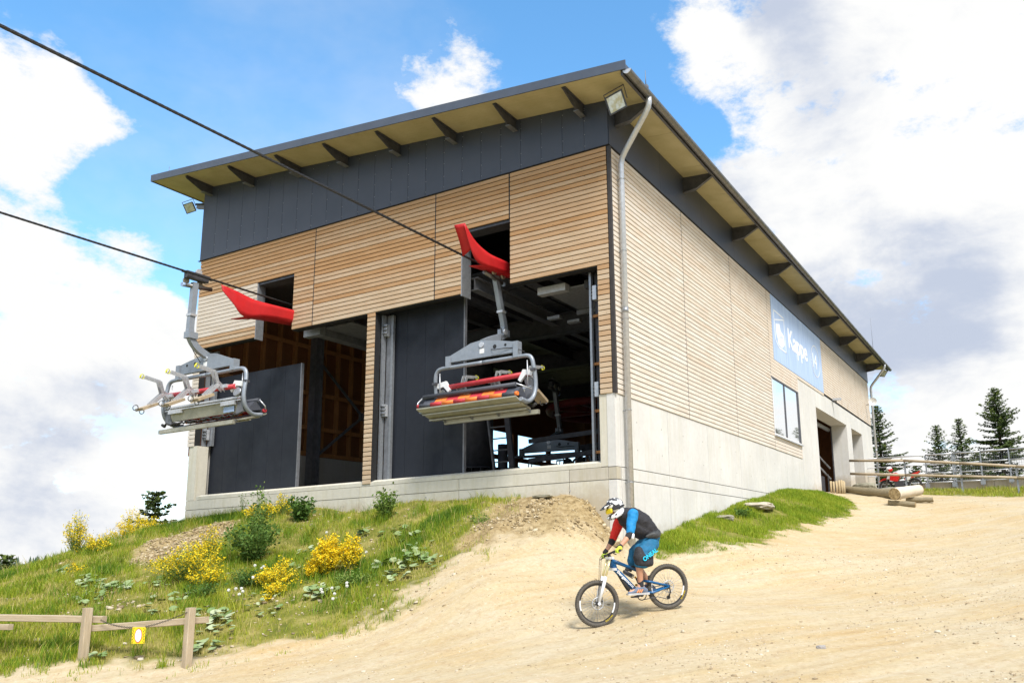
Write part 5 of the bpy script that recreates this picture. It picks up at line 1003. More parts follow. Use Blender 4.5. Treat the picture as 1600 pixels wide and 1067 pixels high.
for i, (x, y, z) in enumerate(m_pts):
    mb = MB(); mb.box(x-.035, y-.03, -.72 if i > 1 else -1.2, x+.035, y+.03, z-.01); 
    if i == 3: mb.box(x+.06, y-.03, -.85, x+.14, y+.03, z+.02)
    po = wpart('post', mb, M['galv'], MR); mb = MB(); mb.box(x-.11, y-.10, -.66, x+.11, y-.07, -.42); wpart('foot_plate', mb, M['galv'], po)
mb = MB()
for a, b in zip(m_pts[2:-1], m_pts[3:]):
    n = int((b[0]-a[0])/.10)
    for i in range(n): t = i/n; p = [a[k]+(b[k]-a[k])*t for k in range(3)]; mb.beam((p[0], p[1]+.03, p[2]-1.42), (p[0], p[1]+.03, p[2]), .010, .010, (0,1,0))
    for j in range(14): mb.beam((a[0], a[1]+.03, a[2]-.1*j-.05), (b[0], b[1]+.03, b[2]-.1*j-.05), .010, .010)
tag(wpart('wire_mesh', mb, M['steel_mid'], MR), kind='stuff')
RWl = thing('retaining_wall', (6, 28.3, -1.4), 'low stained concrete wall under the metal railing', 'wall')
w_p = [(2.3, 29.45, -.42), (4.3, 28.80, -.30), (6.3, 28.05, -.36), (8.3, 27.36, -.42), (10.3, 26.9, -.46), (12.5, 26.4, -.5), (17, 25.3, -.55)]
for a, b in zip(w_p[:-1], w_p[1:]):
    mb = MB(); d = Vector((b[0]-a[0], b[1]-a[1], 0)).normalized(); n_ = Vector((-d.y, d.x, 0))*.35; A_v = Vector((a[0], a[1], 0))+d*.01; B_v = Vector((b[0], b[1], 0))-d*.01
    mb.add([A_v+Vector((0,0,-1.9)), B_v+Vector((0,0,-1.9)), B_v+n_+Vector((0,0,-1.9)), A_v+n_+Vector((0,0,-1.9)), A_v+Vector((0,0,a[2])), B_v+Vector((0,0,b[2])), B_v+n_+Vector((0,0,b[2])), A_v+n_+Vector((0,0,a[2]))], [(0,3,2,1),(4,5,6,7),(0,1,5,4),(1,2,6,5),(2,3,7,6),(3,0,4,7)]); wpart('wall_section', mb, M['concrete_step'], RWl)
# logs
def log(a, b, r0, r1, mat, label, seed=1):
    rs = random.Random(seed); a, b = Vector(a), Vector(b); t = thing('log', tuple(a), label, 'log'); n = 7; mb = MB()
    mb.tube([(b-a)*i/n+Vector((rs.uniform(-.012, .012), rs.uniform(-.012, .012), rs.uniform(-.012, .012))) for i in range(n+1)], [r0+(r1-r0)*i/n+rs.uniform(-.008, .008) for i in range(n+1)], 18, False); o = part('bark_surface', mb, mat, t)
    d = (b-a).normalized(); mb = MB(); mb.disc(-d*.0, d, r0*.99, .02, 18); mb.disc((b-a), d, r1*.99, .02, 18); k = bpy.data.materials.get('cut_wood')
    if k is None: m = Mt('cut_wood', (.38, .28, .14), .8); v = m.coord('Object', (1,1,1), True); m.col(m.ramp(m.noise(v, 14, 4), [(.35, (.22, .15, .07)), (.65, (.48, .36, .19))])); k = m.m
    part('cut_end', mb, k, t); return t
gl = gz(3.4, 16.4)
log((3.38, 16.05, gl+.40), (4.02, 17.95, gl+.62), .225, .215, M['log_pale'], 'thick pale peeled log lying across two short logs at the track edge', 2)
log((3.10, 16.35, gz(3.1, 16.35)+.09), (4.05, 16.30, gz(4.05, 16.3)+.09), .105, .10, M['log'], 'short brown log under the near end of the pale log', 3); log((3.6, 17.35, gz(3.6, 17.35)+.12), (4.55, 17.5, gz(4.5, 17.5)+.12), .10, .10, M['log'], 'short brown log under the far end of the pale log', 4)
log((.75, 20.1, gz(.75, 20.1)+.16), (3.25, 18.1, gz(3.25, 18.1)+.20), .15, .20, M['log'], 'long grey weathered log lying behind the pale log', 5)
# stone blocks
stone_m = Mt('field_stone', (.26, .24, .19), .9); v = stone_m.coord('Object', (1,1,1), True); stone_m.col(stone_m.ramp(stone_m.noise(v, 5, 7, .7), [(.3, (.15, .14, .10)), (.5, (.27, .25, .18)), (.72, (.42, .38, .29))])); stone_m.bump(stone_m.noise(v, 12, 6, .7), .8, .02)
def rock(loc, sx, sy, sz, seed, label, rz=0, mat=None):
    rs = random.Random(seed); t = thing('stone', loc, label, 'stone', rz=rz); mb = MB(); mb.ball((0, 0, 0), 1, 16, 11); vs = []
    for p in mb.v:
        d = Vector(p); e = 4.0; k = (abs(d.x)**e+abs(d.y)**e+abs(d.z)**e)**(-1/e); d = d*k; nz = mnoise.noise(d*1.7+Vector((seed, 0, 0)))*.22+mnoise.noise(d*4+Vector((seed, 0, 0)))*.07
        d = d*(1+nz); vs.append((d.x*sx, d.y*sy, d.z*sz))
    mb.v = vs; mb.sm = [False]*len(mb.f); part('rock', mb, mat or stone_m.m, t); return t
rock((1.15, 22.3, gz(1.15, 22.3)+.16), .62, .30, .30, 3, 'squared grey boulder by the side door pier', -.5); rock((2.3, 21.3, gz(2.3, 21.3)+.10), .62, .25, .20, 8, 'flat grey boulder behind the long log', -.75)
rock((-1.60, -.50, gz(-1.6, -.5)+.03), .22, .12, .035, 12, 'flat pale slab on top of the earth mound', .1)
pale = worn('pale_stone', (.42, .37, .29), .9, 0, .25, 12); gryst = worn('grey_stone', (.30, .28, .27), .9, 0, .2, 12)
rock((5.53, -5.50, gz(5.53, -5.5)+.012), .055, .035, .025, 21, 'fist-sized grey stone alone on the dirt track', .3, gryst)
# stake bin by the door
SB = thing('stake_planter', (.48, 19.65, gz(.48, 19.65)), 'small round palisade of split stakes in front of the larger side door', 'planter')
for i in range(11):
    a = -1.9+i*.33; x, y = .36*math.cos(a), .36*math.sin(a); mb = MB(); mb.tube([(x, y, -.1), (x*1.0, y*1.0, .50+.03*math.sin(i*5))], .045, 8); part('stake', mb, M['fence_z'], SB)
BD = thing('wrapped_bundle', (-1.5, 22.6, -1.35), 'orange brown bundle in clear plastic inside the larger side door', 'bundle')
mb = MB(); mb.ball((0, 0, .55), .34, 12, 9, (.9, .9, 1.3)); part('bundle', mb, worn('orange_brown_cloth', (.30, .09, .035), .8, 0, .4, 6), BD); mb = MB(); mb.ball((.02, 0, 1.0), .34, 12, 7, (1, 1.3, .6)); part('plastic_wrap', mb, worn('milky_plastic', (.55, .58, .62), .25, 0, .3, 8), BD)
# parked red motorcycle
MC = thing('motorcycle', (2.35, 25.3, gz(2.35, 25.3)), 'red and white off-road motorcycle parked behind the rails', 'motorcycle', rz=math.radians(-8))
redp = worn('motorcycle_red', (.62, .02, .015), .3, 0, .1, 6, 0)
for x in (-.70, .68):
    mb = MB(); mb.torus((x, 0, .34), (0,1,0), .28, .055, 30, 8); w_ = part('tyre', mb, M['rubber'], MC); mb = MB(); mb.torus((x, 0, .34), (0,1,0), .225, .016, 24, 6); mb.disc((x, 0, .34), (0,1,0), .06, .12, 12)
    for k in range(9): a = k*2*math.pi/9; mb.cyl((x, 0, .34), (x+.22*math.cos(a), 0, .34+.22*math.sin(a)), .005, n=4)
    part('rim', mb, M['galv'], w_)
mb = MB(); mb.tube([(-.70, .06, .34), (-.52, .06, .95)], .03, 8); mb.tube([(-.70, -.06, .34), (-.52, -.06, .95)], .03, 8); part('fork', mb, M['zinc'], MC)
mb = MB(); mb.prism([(-1.02, .60), (-.80, .74), (-.45, .80), (-.40, .72), (-.75, .66)], lambda a, b, d: (a, d, b), -.06, .06); part('front_fender', mb, redp, MC)
mb = MB(); mb.prism([(-.62, .70), (-.50, 1.02), (-.42, 1.0), (-.46, .72)], lambda a, b, d: (a, d, b), -.10, .10); part('number_plate', mb, M['white'], MC)
mb = MB(); mb.prism([(-.45, .62), (-.42, .95), (-.15, .98), (.05, .86), (-.1, .55)], lambda a, b, d: (a, d, b), -.13, .13); part('tank', mb, redp, MC)
mb = MB(); mb.prism([(-.12, .84), (.15, .84), (.75, .98), (.70, .90), (.10, .76)], lambda a, b, d: (a, d, b), -.07, .07); part('seat', mb, M['rubber'], MC)
mb = MB(); mb.prism([(.20, .60), (.30, .80), (.98, .98), (.70, .72)], lambda a, b, d: (a, d, b), -.09, .09); part('rear_cowl', mb, redp, MC)
mb = MB(); mb.prism([(.22, .58), (.32, .76), (.62, .82), (.45, .60)], lambda a, b, d: (a, d, b), -.095, .095); part('side_panel', mb, M['white'], MC)
mb = MB(); mb.box(-.25, -.12, .25, .18, .12, .58); mb.tube([(.2, .10, .3), (.68, .07, .34)], .03, 6); mb.tube([(-.2, .1, .5), (0, .13, .3), (.5, .13, .55), (.8, .13, .66)], .035, 8); part('engine', mb, M['steel_dark'], MC)
mb = MB(); mb.tube([(-.42, -.38, 1.14), (-.48, -.1, 1.06), (-.48, .1, 1.06), (-.42, .38, 1.14)], .02, 8); part('handlebar', mb, M['rubber'], MC)
HM = thing('helmet', (1.90, 25.2, gz(2.35, 25.3)+1.16), 'white and red helmet hung on the motorcycle handlebar', 'helmet'); mb = MB(); mb.ball((0, 0, 0), .13, 14, 10, (1.1, .9, 1)); part('shell', mb, M['white'], HM); mb = MB(); mb.ball((.03, 0, -.03), .125, 14, 10, (1.1, .95, .8)); part('lining', mb, redp, HM)

# ------------------------------------------------------------------ vegetation and loose stones
def leaf_mat(name, cols, rough=.6, attr='tone', trans=.25):
    m = Mt(name, cols[0], rough, spec=.25); a = m.n('ShaderNodeAttribute', attribute_name=attr).outputs['Fac']; n = len(cols)
    c = m.ramp(a, [(i/(n-1) if n > 1 else 0, q) for i, q in enumerate(cols)]); m.col(c)
    if trans:
        out = [x for x in m.t.nodes if x.type == 'OUTPUT_MATERIAL'][0]; tr = m.n('ShaderNodeBsdfTranslucent', {0: c}); mx_ = m.n('ShaderNodeMixShader', {0: trans, 1: m.b.outputs[0], 2: tr.outputs[0]}); m.t.links.new(mx_.outputs[0], out.inputs[0])
    return m.m
M['grass'] = leaf_mat('grass_blades', [(.08, .17, .012), (.21, .30, .018), (.37, .38, .030), (.48, .40, .15)])
M['lush'] = leaf_mat('lush_grass', [(.12, .21, .012), (.26, .35, .018), (.42, .42, .05)])
M['needles'] = leaf_mat('spruce_needles', [(.025, .045, .015), (.065, .10, .025), (.16, .20, .035)], trans=.1)
M['bloom'] = leaf_mat('broom_bloom', [(.78, .50, .01), (.86, .66, .015), (.88, .74, .05)])
M['shrub'] = leaf_mat('shrub_leaves', [(.05, .11, .02), (.11, .20, .035), (.22, .30, .06)])
M['colt'] = leaf_mat('coltsfoot_leaf', [(.26, .34, .19)], trans=.2); _c = Mt('coltsfoot_leaf_b', (.27, .35, .20), .65); _v = _c.coord('Object', (1,1,1), True); _oi = _c.n('ShaderNodeObjectInfo'); _c.col(_c.ramp(_oi.outputs['Random'], [(0, (.13, .21, .06)), (.5, (.22, .29, .12)), (1, (.36, .40, .24))])); M['colt'] = _c.m
M['stem'] = Mt('green_stem', (.20, .28, .06), .7).m
M['fluff'] = Mt('dandelion_fluff', (.78, .77, .72), .9).m
def blades(name, X, Y, hgt, wid, mat, kind='stuff', tone=None, lean=.35):
    n = len(X); Z = height(X, Y); a = rng.uniform(0, 2*np.pi, n); b = rng.uniform(0, 2*np.pi, n); L = hgt; w = wid
    dx, dy = np.cos(a)*w/2, np.sin(a)*w/2; lx, ly = np.cos(b)*L*lean*rng.uniform(.3, 1.6, n), np.sin(b)*L*lean*rng.uniform(.3, 1.6, n)
    V = np.empty((n, 5, 3)); V[:, 0] = np.stack([X-dx, Y-dy, Z-.01], 1); V[:, 1] = np.stack([X+dx, Y+dy, Z-.01], 1)
    V[:, 2] = np.stack([X-dx*.8+lx*.35, Y-dy*.8+ly*.35, Z+L*.55], 1); V[:, 3] = np.stack([X+dx*.8+lx*.35, Y+dy*.8+ly*.35, Z+L*.55], 1); V[:, 4] = np.stack([X+lx, Y+ly, Z+L*.95], 1)
    b0 = (np.arange(n)*5)[:, None]; F = np.concatenate([b0+np.array([[0, 1, 2]]), b0+np.array([[1, 3, 2]]), b0+np.array([[2, 3, 4]])]); t = np.repeat(np.clip(tone, 0, 1), 5)
    o = fast(name, V.reshape(-1, 3), F, mat, None, False, {'tone': t}); tag(o, kind=kind); return o
def scatter(n, x0, x1, y0, y1, which='turf', thr=None):
    X = rng.uniform(x0, x1, n); Y = rng.uniform(y0, y1, n); g, mo = masks(X, Y); return X, Y, g, mo
X, Y, g, mo = scatter(230000, -17, -1, -9.2, .05)
cl_ = fbm(X, Y, .8, 4); fine = fbm(X, Y, 3.5, 3); bare = fbm(X+31, Y+7, 1.1, 4)
low = np.clip((-5.2-Y-.28*(X+4))/1.2, 0, 1)*np.clip((Y+9)/1.5, .3, 1)
dn = np.clip(.75+1.1*cl_-.9*np.clip(bare-.08, 0, 1), .12, 1)*g*(1-.35*mo)
PGm = np.clip((sdist(X, Y, PG)+.2)/.3, 0, 1); dn = dn*(1-.9*PGm)
dn = np.where((X < -99) & (Y > -2.6-.35*(X+9)*0) & (Y > -.42*(X+13)*.3-2.4) & (X > -13), dn*.22, dn)
kp = rng.random(len(X)) < dn; X, Y, cl_, fine, mo, low = X[kp], Y[kp], cl_[kp], fine[kp], mo[kp], low[kp]
hg = (.055+.10*np.clip(.5+cl_*1.3, 0, 1)+.10*np.clip(fine+.1, 0, 1)*rng.random(len(X)))*(1-.35*mo)
tn = np.clip(.50-.95*cl_-.6*fine+rng.normal(0, .20, len(X))+.30*mo+.10*low, 0, 1)
tall = rng.random(len(X)) < .012; hg = np.where(tall, hg*2.2, hg); tn = np.where(tall, .95, tn)
blades('grass', X, Y, hg, rng.uniform(.006, .013, len(X)), M['grass'], tone=tn)
cx_ = rng.uniform(-14, -2, 260); cy_ = rng.uniform(-8.6, -.4, 260); ci = rng.integers(0, 260, 9000); X = cx_[ci]+rng.normal(0, .09, 9000); Y = cy_[ci]+rng.normal(0, .09, 9000); g, mo = masks(X, Y); kp = (g > .8) & (mo < .3); X, Y, ci = X[kp], Y[kp], ci[kp]; ct = rng.random(260)
blades('tall_grass', X, Y, .16+.20*rng.random(len(X)), rng.uniform(.007, .014, len(X)), M['grass'], tone=.12+.65*ct[ci]**2+rng.normal(0, .08, len(X)), lean=.5)
X, Y, g, mo = scatter(120000, 0, 2.7, .5, 18.8)
kp = rng.random(len(X)) < g*np.clip(.75-.012*Y+1.6*fbm(X, Y, 1.0, 4), 0, 1); X, Y = X[kp], Y[kp]; f_ = fbm(X, Y, 1.4, 3)
edge = np.clip(sdist(X, Y, PB)/.5, .35, 1)
blades('grass', X, Y, (.06+.10*rng.random(len(X))+.10*np.clip(f_, 0, 1))*edge, rng.uniform(.007, .014, len(X)), M['lush'], tone=.45-.5*f_+rng.normal(0, .2, len(X)))
X, Y, g, mo = scatter(60000, 2.6, 24, 21, 29); kp = rng.random(len(X)) < g*np.clip(.45+1.5*fbm(X, Y, .8, 3), .05, 1); X, Y = X[kp], Y[kp]; f_ = fbm(X, Y, .9, 3)
blades('grass', X, Y, .08+.20*np.clip(.4+f_, 0, 1)*rng.random(len(X)), rng.uniform(.012, .025, len(X)), M['grass'], tone=.68+rng.normal(0, .2, len(X))-.3*f_)
X, Y, g, mo = scatter(34000, -40, -14, -12, 30); kp = rng.random(len(X)) < g; X, Y = X[kp], Y[kp]
blades('grass', X, Y, .12+.16*rng.random(len(X)), rng.uniform(.015, .03, len(X)), M['grass'], tone=.4+rng.normal(0, .2, len(X)))
# stray tufts at the edge of the track
X, Y, g, mo = scatter(90000, -7.5, .2, -9.8, .0); s_ = sdist(X, Y, PA); kp = (s_ < .1) & (s_ > -.55) & (rng.random(len(X)) < np.clip(fbm(X, Y, 2.6, 3)*3-.35, 0, 1)*.6); X, Y = X[kp], Y[kp]
blades('grass', X, Y, .03+.06*rng.random(len(X)), rng.uniform(.006, .012, len(X)), M['grass'], tone=.55+rng.normal(0, .2, len(X)))
# stones
def rocks(name, X, Y, S, mat, flat=.5, sink=.25):
    n = len(X); Z = height(X, Y); cube = np.array([(-1,-1,-1),(1,-1,-1),(1,1,-1),(-1,1,-1),(-1,-1,1),(1,-1,1),(1,1,1),(-1,1,1)], float)*.5
    V = cube[None]*(1+rng.uniform(-.38, .30, (n, 8, 3))); V[:, 4:, :2] *= .72; sc = np.stack([S, S*rng.uniform(.5, 1, n), S*flat*rng.uniform(.5, 1.2, n)], 1); V *= sc[:, None]; a = rng.uniform(0, 2*np.pi, n); c_, s_ = np.cos(a), np.sin(a)
    tx = rng.normal(0, .25, n); V[:, :, 2] += V[:, :, 0]*tx[:, None]
    x = V[:, :, 0]*c_[:, None]-V[:, :, 1]*s_[:, None]; y = V[:, :, 0]*s_[:, None]+V[:, :, 1]*c_[:, None]; P = np.stack([x+X[:, None], y+Y[:, None], V[:, :, 2]+(Z+sc[:, 2]*sink)[:, None]], -1)
    F0 = np.array([(0,3,2,1),(4,5,6,7),(0,1,5,4),(1,2,6,5),(2,3,7,6),(3,0,4,7)]); F = ((np.arange(n)*8)[:, None, None]+F0[None]).reshape(-1, 4); o = fast(name, P.reshape(-1, 3), F, mat, None, False, {'tone': np.repeat(rng.random(n), 8)}); tag(o, kind='stuff'); return o
M['stones'] = leaf_mat('loose_stones', [(.20, .15, .09), (.34, .26, .16), (.50, .42, .30), (.60, .54, .44)], .95, trans=0)
M['clods'] = leaf_mat('earth_clods', [(.16, .115, .055), (.30, .22, .12), (.42, .33, .19), (.52, .44, .30)], .95, trans=0)
X, Y, g, mo = scatter(150000, -8, 13, -12.5, 20); d = np.hypot(X-CAM.x, Y-CAM.y); kp = (g < .3) & (mo < .3) & (rng.random(len(X)) < np.clip(.35+1.8*fbm(X, Y, .5, 4), .06, 1)*np.clip(15/d, .3, 1.4)**1.5*1.0) & ~((X < 0) & (Y > 0)); X, Y = X[kp], Y[kp]
rocks('gravel', X, Y, np.exp(rng.normal(math.log(.012), .60, len(X))).clip(.004, .08), M['stones'], .45, .1)
X, Y, g, mo = scatter(60000, -5.2, .2, -3.6, .1); kp = (rng.random(len(X)) < mo*np.clip(.3+2*fbm(X, Y, 2, 3), .03, 1)*.6); X, Y = X[kp], Y[kp]; rocks('rubble', X, Y, np.exp(rng.normal(math.log(.019), .70, len(X))).clip(.007, .13), M['clods'], .6, .0)
X, Y, g, mo = scatter(16000, -12, -9, -5, -1); kp = (rng.random(len(X)) < np.clip(sdist(X, Y, PG)/.2, 0, 1)*.8); X, Y = X[kp], Y[kp]; rocks('rubble', X, Y, np.exp(rng.normal(math.log(.030), .5, len(X))).clip(.01, .10), M['clods'], .4, .05)
X, Y, g, mo = scatter(9000, -14, -1.5, -9, 0); kp = (g > .3) & (rng.random(len(X)) < np.clip(fbm(X+31, Y+7, 1.1, 4)*2.2, 0, .5)); X, Y = X[kp], Y[kp]; rocks('rubble', X, Y, np.exp(rng.normal(math.log(.035), .5, len(X))).clip(.012, .12), M['stones'], .4, .3)
# broom bushes
def leaves_np(P, size, mat, name, parent, tone, up=.5, aspect=.5):
    n = len(P); size = np.broadcast_to(size, (n,)); a = rng.normal(0, 1, (n, 3)); a[:, 2] = a[:, 2]*.6+up; a /= np.linalg.norm(a, axis=1)[:, None]; b = rng.normal(0, 1, (n, 3)); b -= (a*b).sum(1)[:, None]*a; b /= np.linalg.norm(b, axis=1)[:, None]
    a = a*size[:, None]; b = b*(size*aspect)[:, None]; V = np.stack([P, P+a*.5+b*.5, P+a, P+a*.5-b*.5], 1); F = (np.arange(n)*4)[:, None]+np.arange(4)[None]; return fast(name, V.reshape(-1, 3), F, mat, parent, False, {'tone': np.repeat(tone, 4)})
def broom(x, y, h, r, n, label, bloom=1.0, leaf=.6, sq=1.0, zo=0):
    z = gz(x, y)-.03+zo; t = thing('broom_bush', (x, y, z), label, 'bush', 'yellow flowering broom bushes'); mb = MB(); pts = []; low = []
    for i in range(n):
        a = rng.uniform(0, 2*np.pi); rr = r*math.sqrt(rng.random()); hh = h*(1-.45*(rr/r)**2)*rng.uniform(.65, 1.12); ex, ey = rr*math.cos(a), rr*math.sin(a)*sq
        q = curve([(ex*.10, ey*.10, 0), (ex*.45, ey*.45, hh*.45), (ex*.85, ey*.85, hh*.8), (ex*1.05+rng.normal(0, .03), ey*1.05, hh)], 8)
        if i < 90: mb.tube(q, [.006-.0005*k for k in range(9)], 4, False)
        Q = np.array(q)
        for k in range(2, 9):
            m_ = int((5.2 if k > 3 else 2.5)*bloom*rng.uniform(.5, 1.4)); 
            if m_: pts.append(Q[k]+rng.normal(0, .022, (m_, 3))*np.array([1, 1, .8]))
            low.append(Q[k]+rng.normal(0, .032, (max(1, int((5 if k < 5 else 2)*leaf)), 3)))
    part('stem', mb, M['stem'], t); low = np.concatenate(low); leaves_np(low, .035, M['shrub'], 'foliage', t, rng.random(len(low))*.7)
    if pts: P = np.concatenate(pts); leaves_np(P, rng.uniform(.024, .042, len(P)), M['bloom'], 'blossom', t, rng.random(len(P)), .2, .9)
    return t
broom(-7.35, -4.85, .80, .80, 130, 'largest golden broom bush low on the left of the bank', .8, 1.0, .8); broom(-7.75, -4.1, .95, .30, 45, 'upright broom behind the largest broom bush', .9, .8)
broom(-6.7, -4.9, .42, .35, 40, 'low broom sprawl on the right of the largest bush', .8, .6)
broom(-5.25, -4.45, .46, .42, 80, 'loose broom bush left of the bright yellow clump', .9, .5); broom(-5.42, -4.15, .62, .12, 14, 'thin broom spray above the loose broom bush', .9, .3); broom(-4.95, -4.72, .28, .22, 24, 'small low broom beside the loose broom bush', 1, .3); broom(-4.85, -4.95, .12, .10, 8, 'tiny broom tuft lowest on the bank', 1, .2)
broom(-4.62, -3.75, .82, .30, 110, 'brightest upright broom clump in the middle of the bank', 2.1, .3); broom(-4.20, -3.55, .80, .20, 70, 'narrow broom clump touching the brightest one', 1.4, .4); broom(-4.85, -3.9, .42, .16, 30, 'short broom at the foot of the brightest clump', 1.3, .4)
broom(-9.85, -1.1, .42, .60, 70, 'broom bush against the concrete wall below the left bay', .8, .7, .5); broom(-9.45, -.75, .62, .35, 36, 'pale broom bush by the wall beside the dark leafy shrub', .5, .4, .5)
broom(-12.75, -4.05, 1.15, .28, 70, 'tall thin broom on the skyline of the bank', .8, .5); broom(-12.3, -3.85, .50, .30, 40, 'low broom right of the tall thin skyline broom', .8, .5); broom(-10.7, -5.1, .25, .25, 16, 'small broom patch in front of the skyline broom', .8, .4)
broom(-17.6, .35, 1.55, .75, 200, 'broad golden broom on the ridge in front of the spruce', 1.2, .4, .7); broom(-16.6, .35, .95, .60, 110, 'right half of the golden ridge broom next to the wall', 1.2, .4, .7); broom(-18.5, .2, 1.25, .5, 90, 'left end of the golden ridge broom', 1.1, .4, .7)
broom(-22.5, -.8, .5, .5, 30, 'distant broom tuft at the left edge of the bank', 1, .6)
# leafy shrubs and tall plants
def shrub(x, y, h, r, n, label, name='leafy_shrub', size=.06, cat='shrub', mat='shrub', tone=(0, 1), stems=12, up=.3, sq=1):
    z = gz(x, y)-.03; t = thing(name, (x, y, z), label, cat); mb = MB(); pts = []
    for i in range(stems):
        a = rng.uniform(0, 2*np.pi); rr = r*math.sqrt(rng.random()); hh = h*rng.uniform(.6, 1.1)*(1-.3*rr/r); q = curve([(0, 0, 0), (rr*.4*math.cos(a), rr*.4*math.sin(a)*sq, hh*.5), (rr*math.cos(a), rr*math.sin(a)*sq, hh)], 8); mb.tube(q, .006, 4, False); Q = np.array(q)
        for k in range(1, 9): pts.append(Q[k]+rng.normal(0, .05 if h < 1 else .07, (max(1, n//(stems*8)), 3)))
    part('stem', mb, M['stem'], t); P = np.concatenate(pts); leaves_np(P, rng.uniform(size*.6, size*1.3, len(P)), M[mat], 'foliage', t, rng.uniform(*tone, len(P)), up, .55); return t
shrub(-7.0, -3.6, .95, .75, 3400, 'broad dark green raspberry-like shrub behind the largest broom', size=.075, tone=(0, .75), stems=46, sq=.7); shrub(-7.9, -2.6, 1.45, .28, 700, 'tall loose leafy sapling in front of the left pier', size=.07, stems=10)
shrub(-8.5, -1.0, .62, .38, 900, 'dark glossy leafy shrub by the wall under the left bay', size=.12, tone=(0, .4), stems=18); shrub(-5.55, -1.15, .78, .30, 900, 'grey green nettle clump by the wall under the middle post', size=.085, tone=(.3, 1), stems=16)
shrub(-11.2, -.6, .8, .12, 120, 'thin dried weed against the wall left of the broom', size=.05, tone=(.6, 1), stems=4); shrub(-10.6, -.5, .95, .12, 130, 'thin tall weed against the wall beside the broom', size=.05, tone=(.5, 1), stems=4)
shrub(-5.9, -4.6, .38, .55, 1500, 'spreading green herb patch beside the dandelions', size=.05, tone=(0, .5), stems=30, sq=.6); shrub(-3.65, -4.0, .28, .50, 1200, 'feathery light green herb patch right of the brightest broom', size=.045, tone=(.4, 1), stems=30, sq=.6)
shrub(-6.3, -5.2, .26, .6, 1100, 'dark green herb strip below the largest broom', size=.05, tone=(0, .45), stems=28, sq=.4); shrub(-2.55, -1.5, .22, .3, 300, 'small bright green tuft high on the earth mound', size=.05, tone=(.6, 1), stems=12)
# coltsfoot: every leaf a part, three shared leaf meshes
lm = []
for s in range(3):
    mb = MB(); n = 11; vs = [(0, 0, 0)]
    for ring, (rr, zz) in enumerate(((.5, .010), (1.0, .002+.018*s))):
        for k in range(n): a = .35+(2*math.pi-.7)*k/(n-1); w = rr*(1+.06*math.sin(k*2.4+s)*(ring)); vs.append((w*math.cos(a), w*math.sin(a), zz*6*rr+.05*ring*math.sin(k*1.7+s)))
    fs = [(0, 1+k, 2+k) for k in range(n-1)]+[(1+k, 1+n+k, 2+n+k, 2+k) for k in range(n-1)]; mb.add(vs, fs, True); me = mb.mesh('leaf'); me.materials.append(M['colt']); lm.append(me)
def colt(x, y, n, rx, ry, label, s0=.085):
    z = gz(x, y); t = thing('coltsfoot', (x, y, z), label, 'plant', 'coltsfoot patches on the bank')
    for i in range(n):
        a = random.uniform(0, 6.28); rr = math.sqrt(random.random()); px, py = x+rx*rr*math.cos(a), y+ry*rr*math.sin(a); o = bpy.data.objects.new('leaf', lm[i % 3]); o.parent = t
        sc = s0*random.uniform(.6, 1.2); o.location = (px-x, py-y, gz(px, py)-z+random.uniform(.05, .13)); o.scale = (sc, sc, sc); o.rotation_euler = (random.uniform(-.1, .75), random.uniform(-.45, .3), random.uniform(-.9, .9)+.4); COL.objects.link(o)
colt(-3.05, -3.15, 32, .45, .30, 'dense coltsfoot patch right of the brightest broom'); colt(-3.55, -3.35, 10, .25, .2, 'coltsfoot leaves touching the brightest broom'); colt(-2.75, -3.75, 14, .4, .22, 'coltsfoot patch nearest the dirt track'); colt(-4.05, -4.45, 24, .40, .25, 'coltsfoot patch below the brightest broom')
colt(-4.7, -1.75, 12, .35, .25, 'coltsfoot high under the nettle clump', .08); colt(-4.0, -2.0, 8, .3, .25, 'sparse coltsfoot high on the bank near the mound', .08); colt(-5.6, -1.9, 7, .25, .2, 'few coltsfoot leaves left of the nettle clump', .08)
colt(-5.5, -3.5, 14, .35, .3, 'coltsfoot between the loose broom and the brightest broom', .07); colt(-8.6, -5.75, 34, .75, .28, 'long coltsfoot patch on the left of the bank'); colt(-7.6, -5.3, 10, .35, .2, 'coltsfoot below the left of the largest broom', .075)
colt(-5.05, -5.95, 24, .45, .22, 'coltsfoot patch above the fence sign'); colt(-4.1, -6.75, 12, .28, .2, 'coltsfoot behind the right fence post', .08); colt(-6.2, -6.2, 9, .4, .2, 'scattered coltsfoot behind the left fence post', .07); colt(-5.15, -7.75, 6, .22, .12, 'few low leaves at the foot of the left fence post', .06)
for i, (x, y, n, w) in enumerate(((-9.6, -5.5, 10, 'at the far left of the long left patch'), (-8.0, -6.3, 9, 'below the long left patch'), (-6.7, -5.6, 9, 'under the largest broom'), (-4.6, -6.2, 9, 'right of the patch above the sign'), (-4.5, -5.3, 8, 'between the lowest dandelions and the track'), (-3.2, -2.6, 9, 'above the dense right patch'), (-5.9, -2.9, 8, 'above the spreading herb patch'), (-2.4, -3.2, 6, 'at the right end of the bank'), (-5.0, -4.9, 8, 'around the small low broom'))): colt(x, y, int(n*1.6), .42, .26, 'small coltsfoot patch '+w, .062)
rock((.5, 8.6, gz(.5, 8.6)+.02), .42, .7, .12, 31, 'low grey slab by the side wall in the grass', .1, pale); rock((.42, 5.6, gz(.42, 5.6)+.0), .25, .35, .08, 33, 'smaller grey slab nearer the drainpipe in the side grass', .3)
shrub(.45, 6.9, .28, .4, 500, 'dark leafy weeds between the two slabs by the side wall', size=.07, tone=(0, .6), stems=14)
colt(-11.3, -4.9, 10, .6, .2, 'coltsfoot on the upper left of the bank', .08)
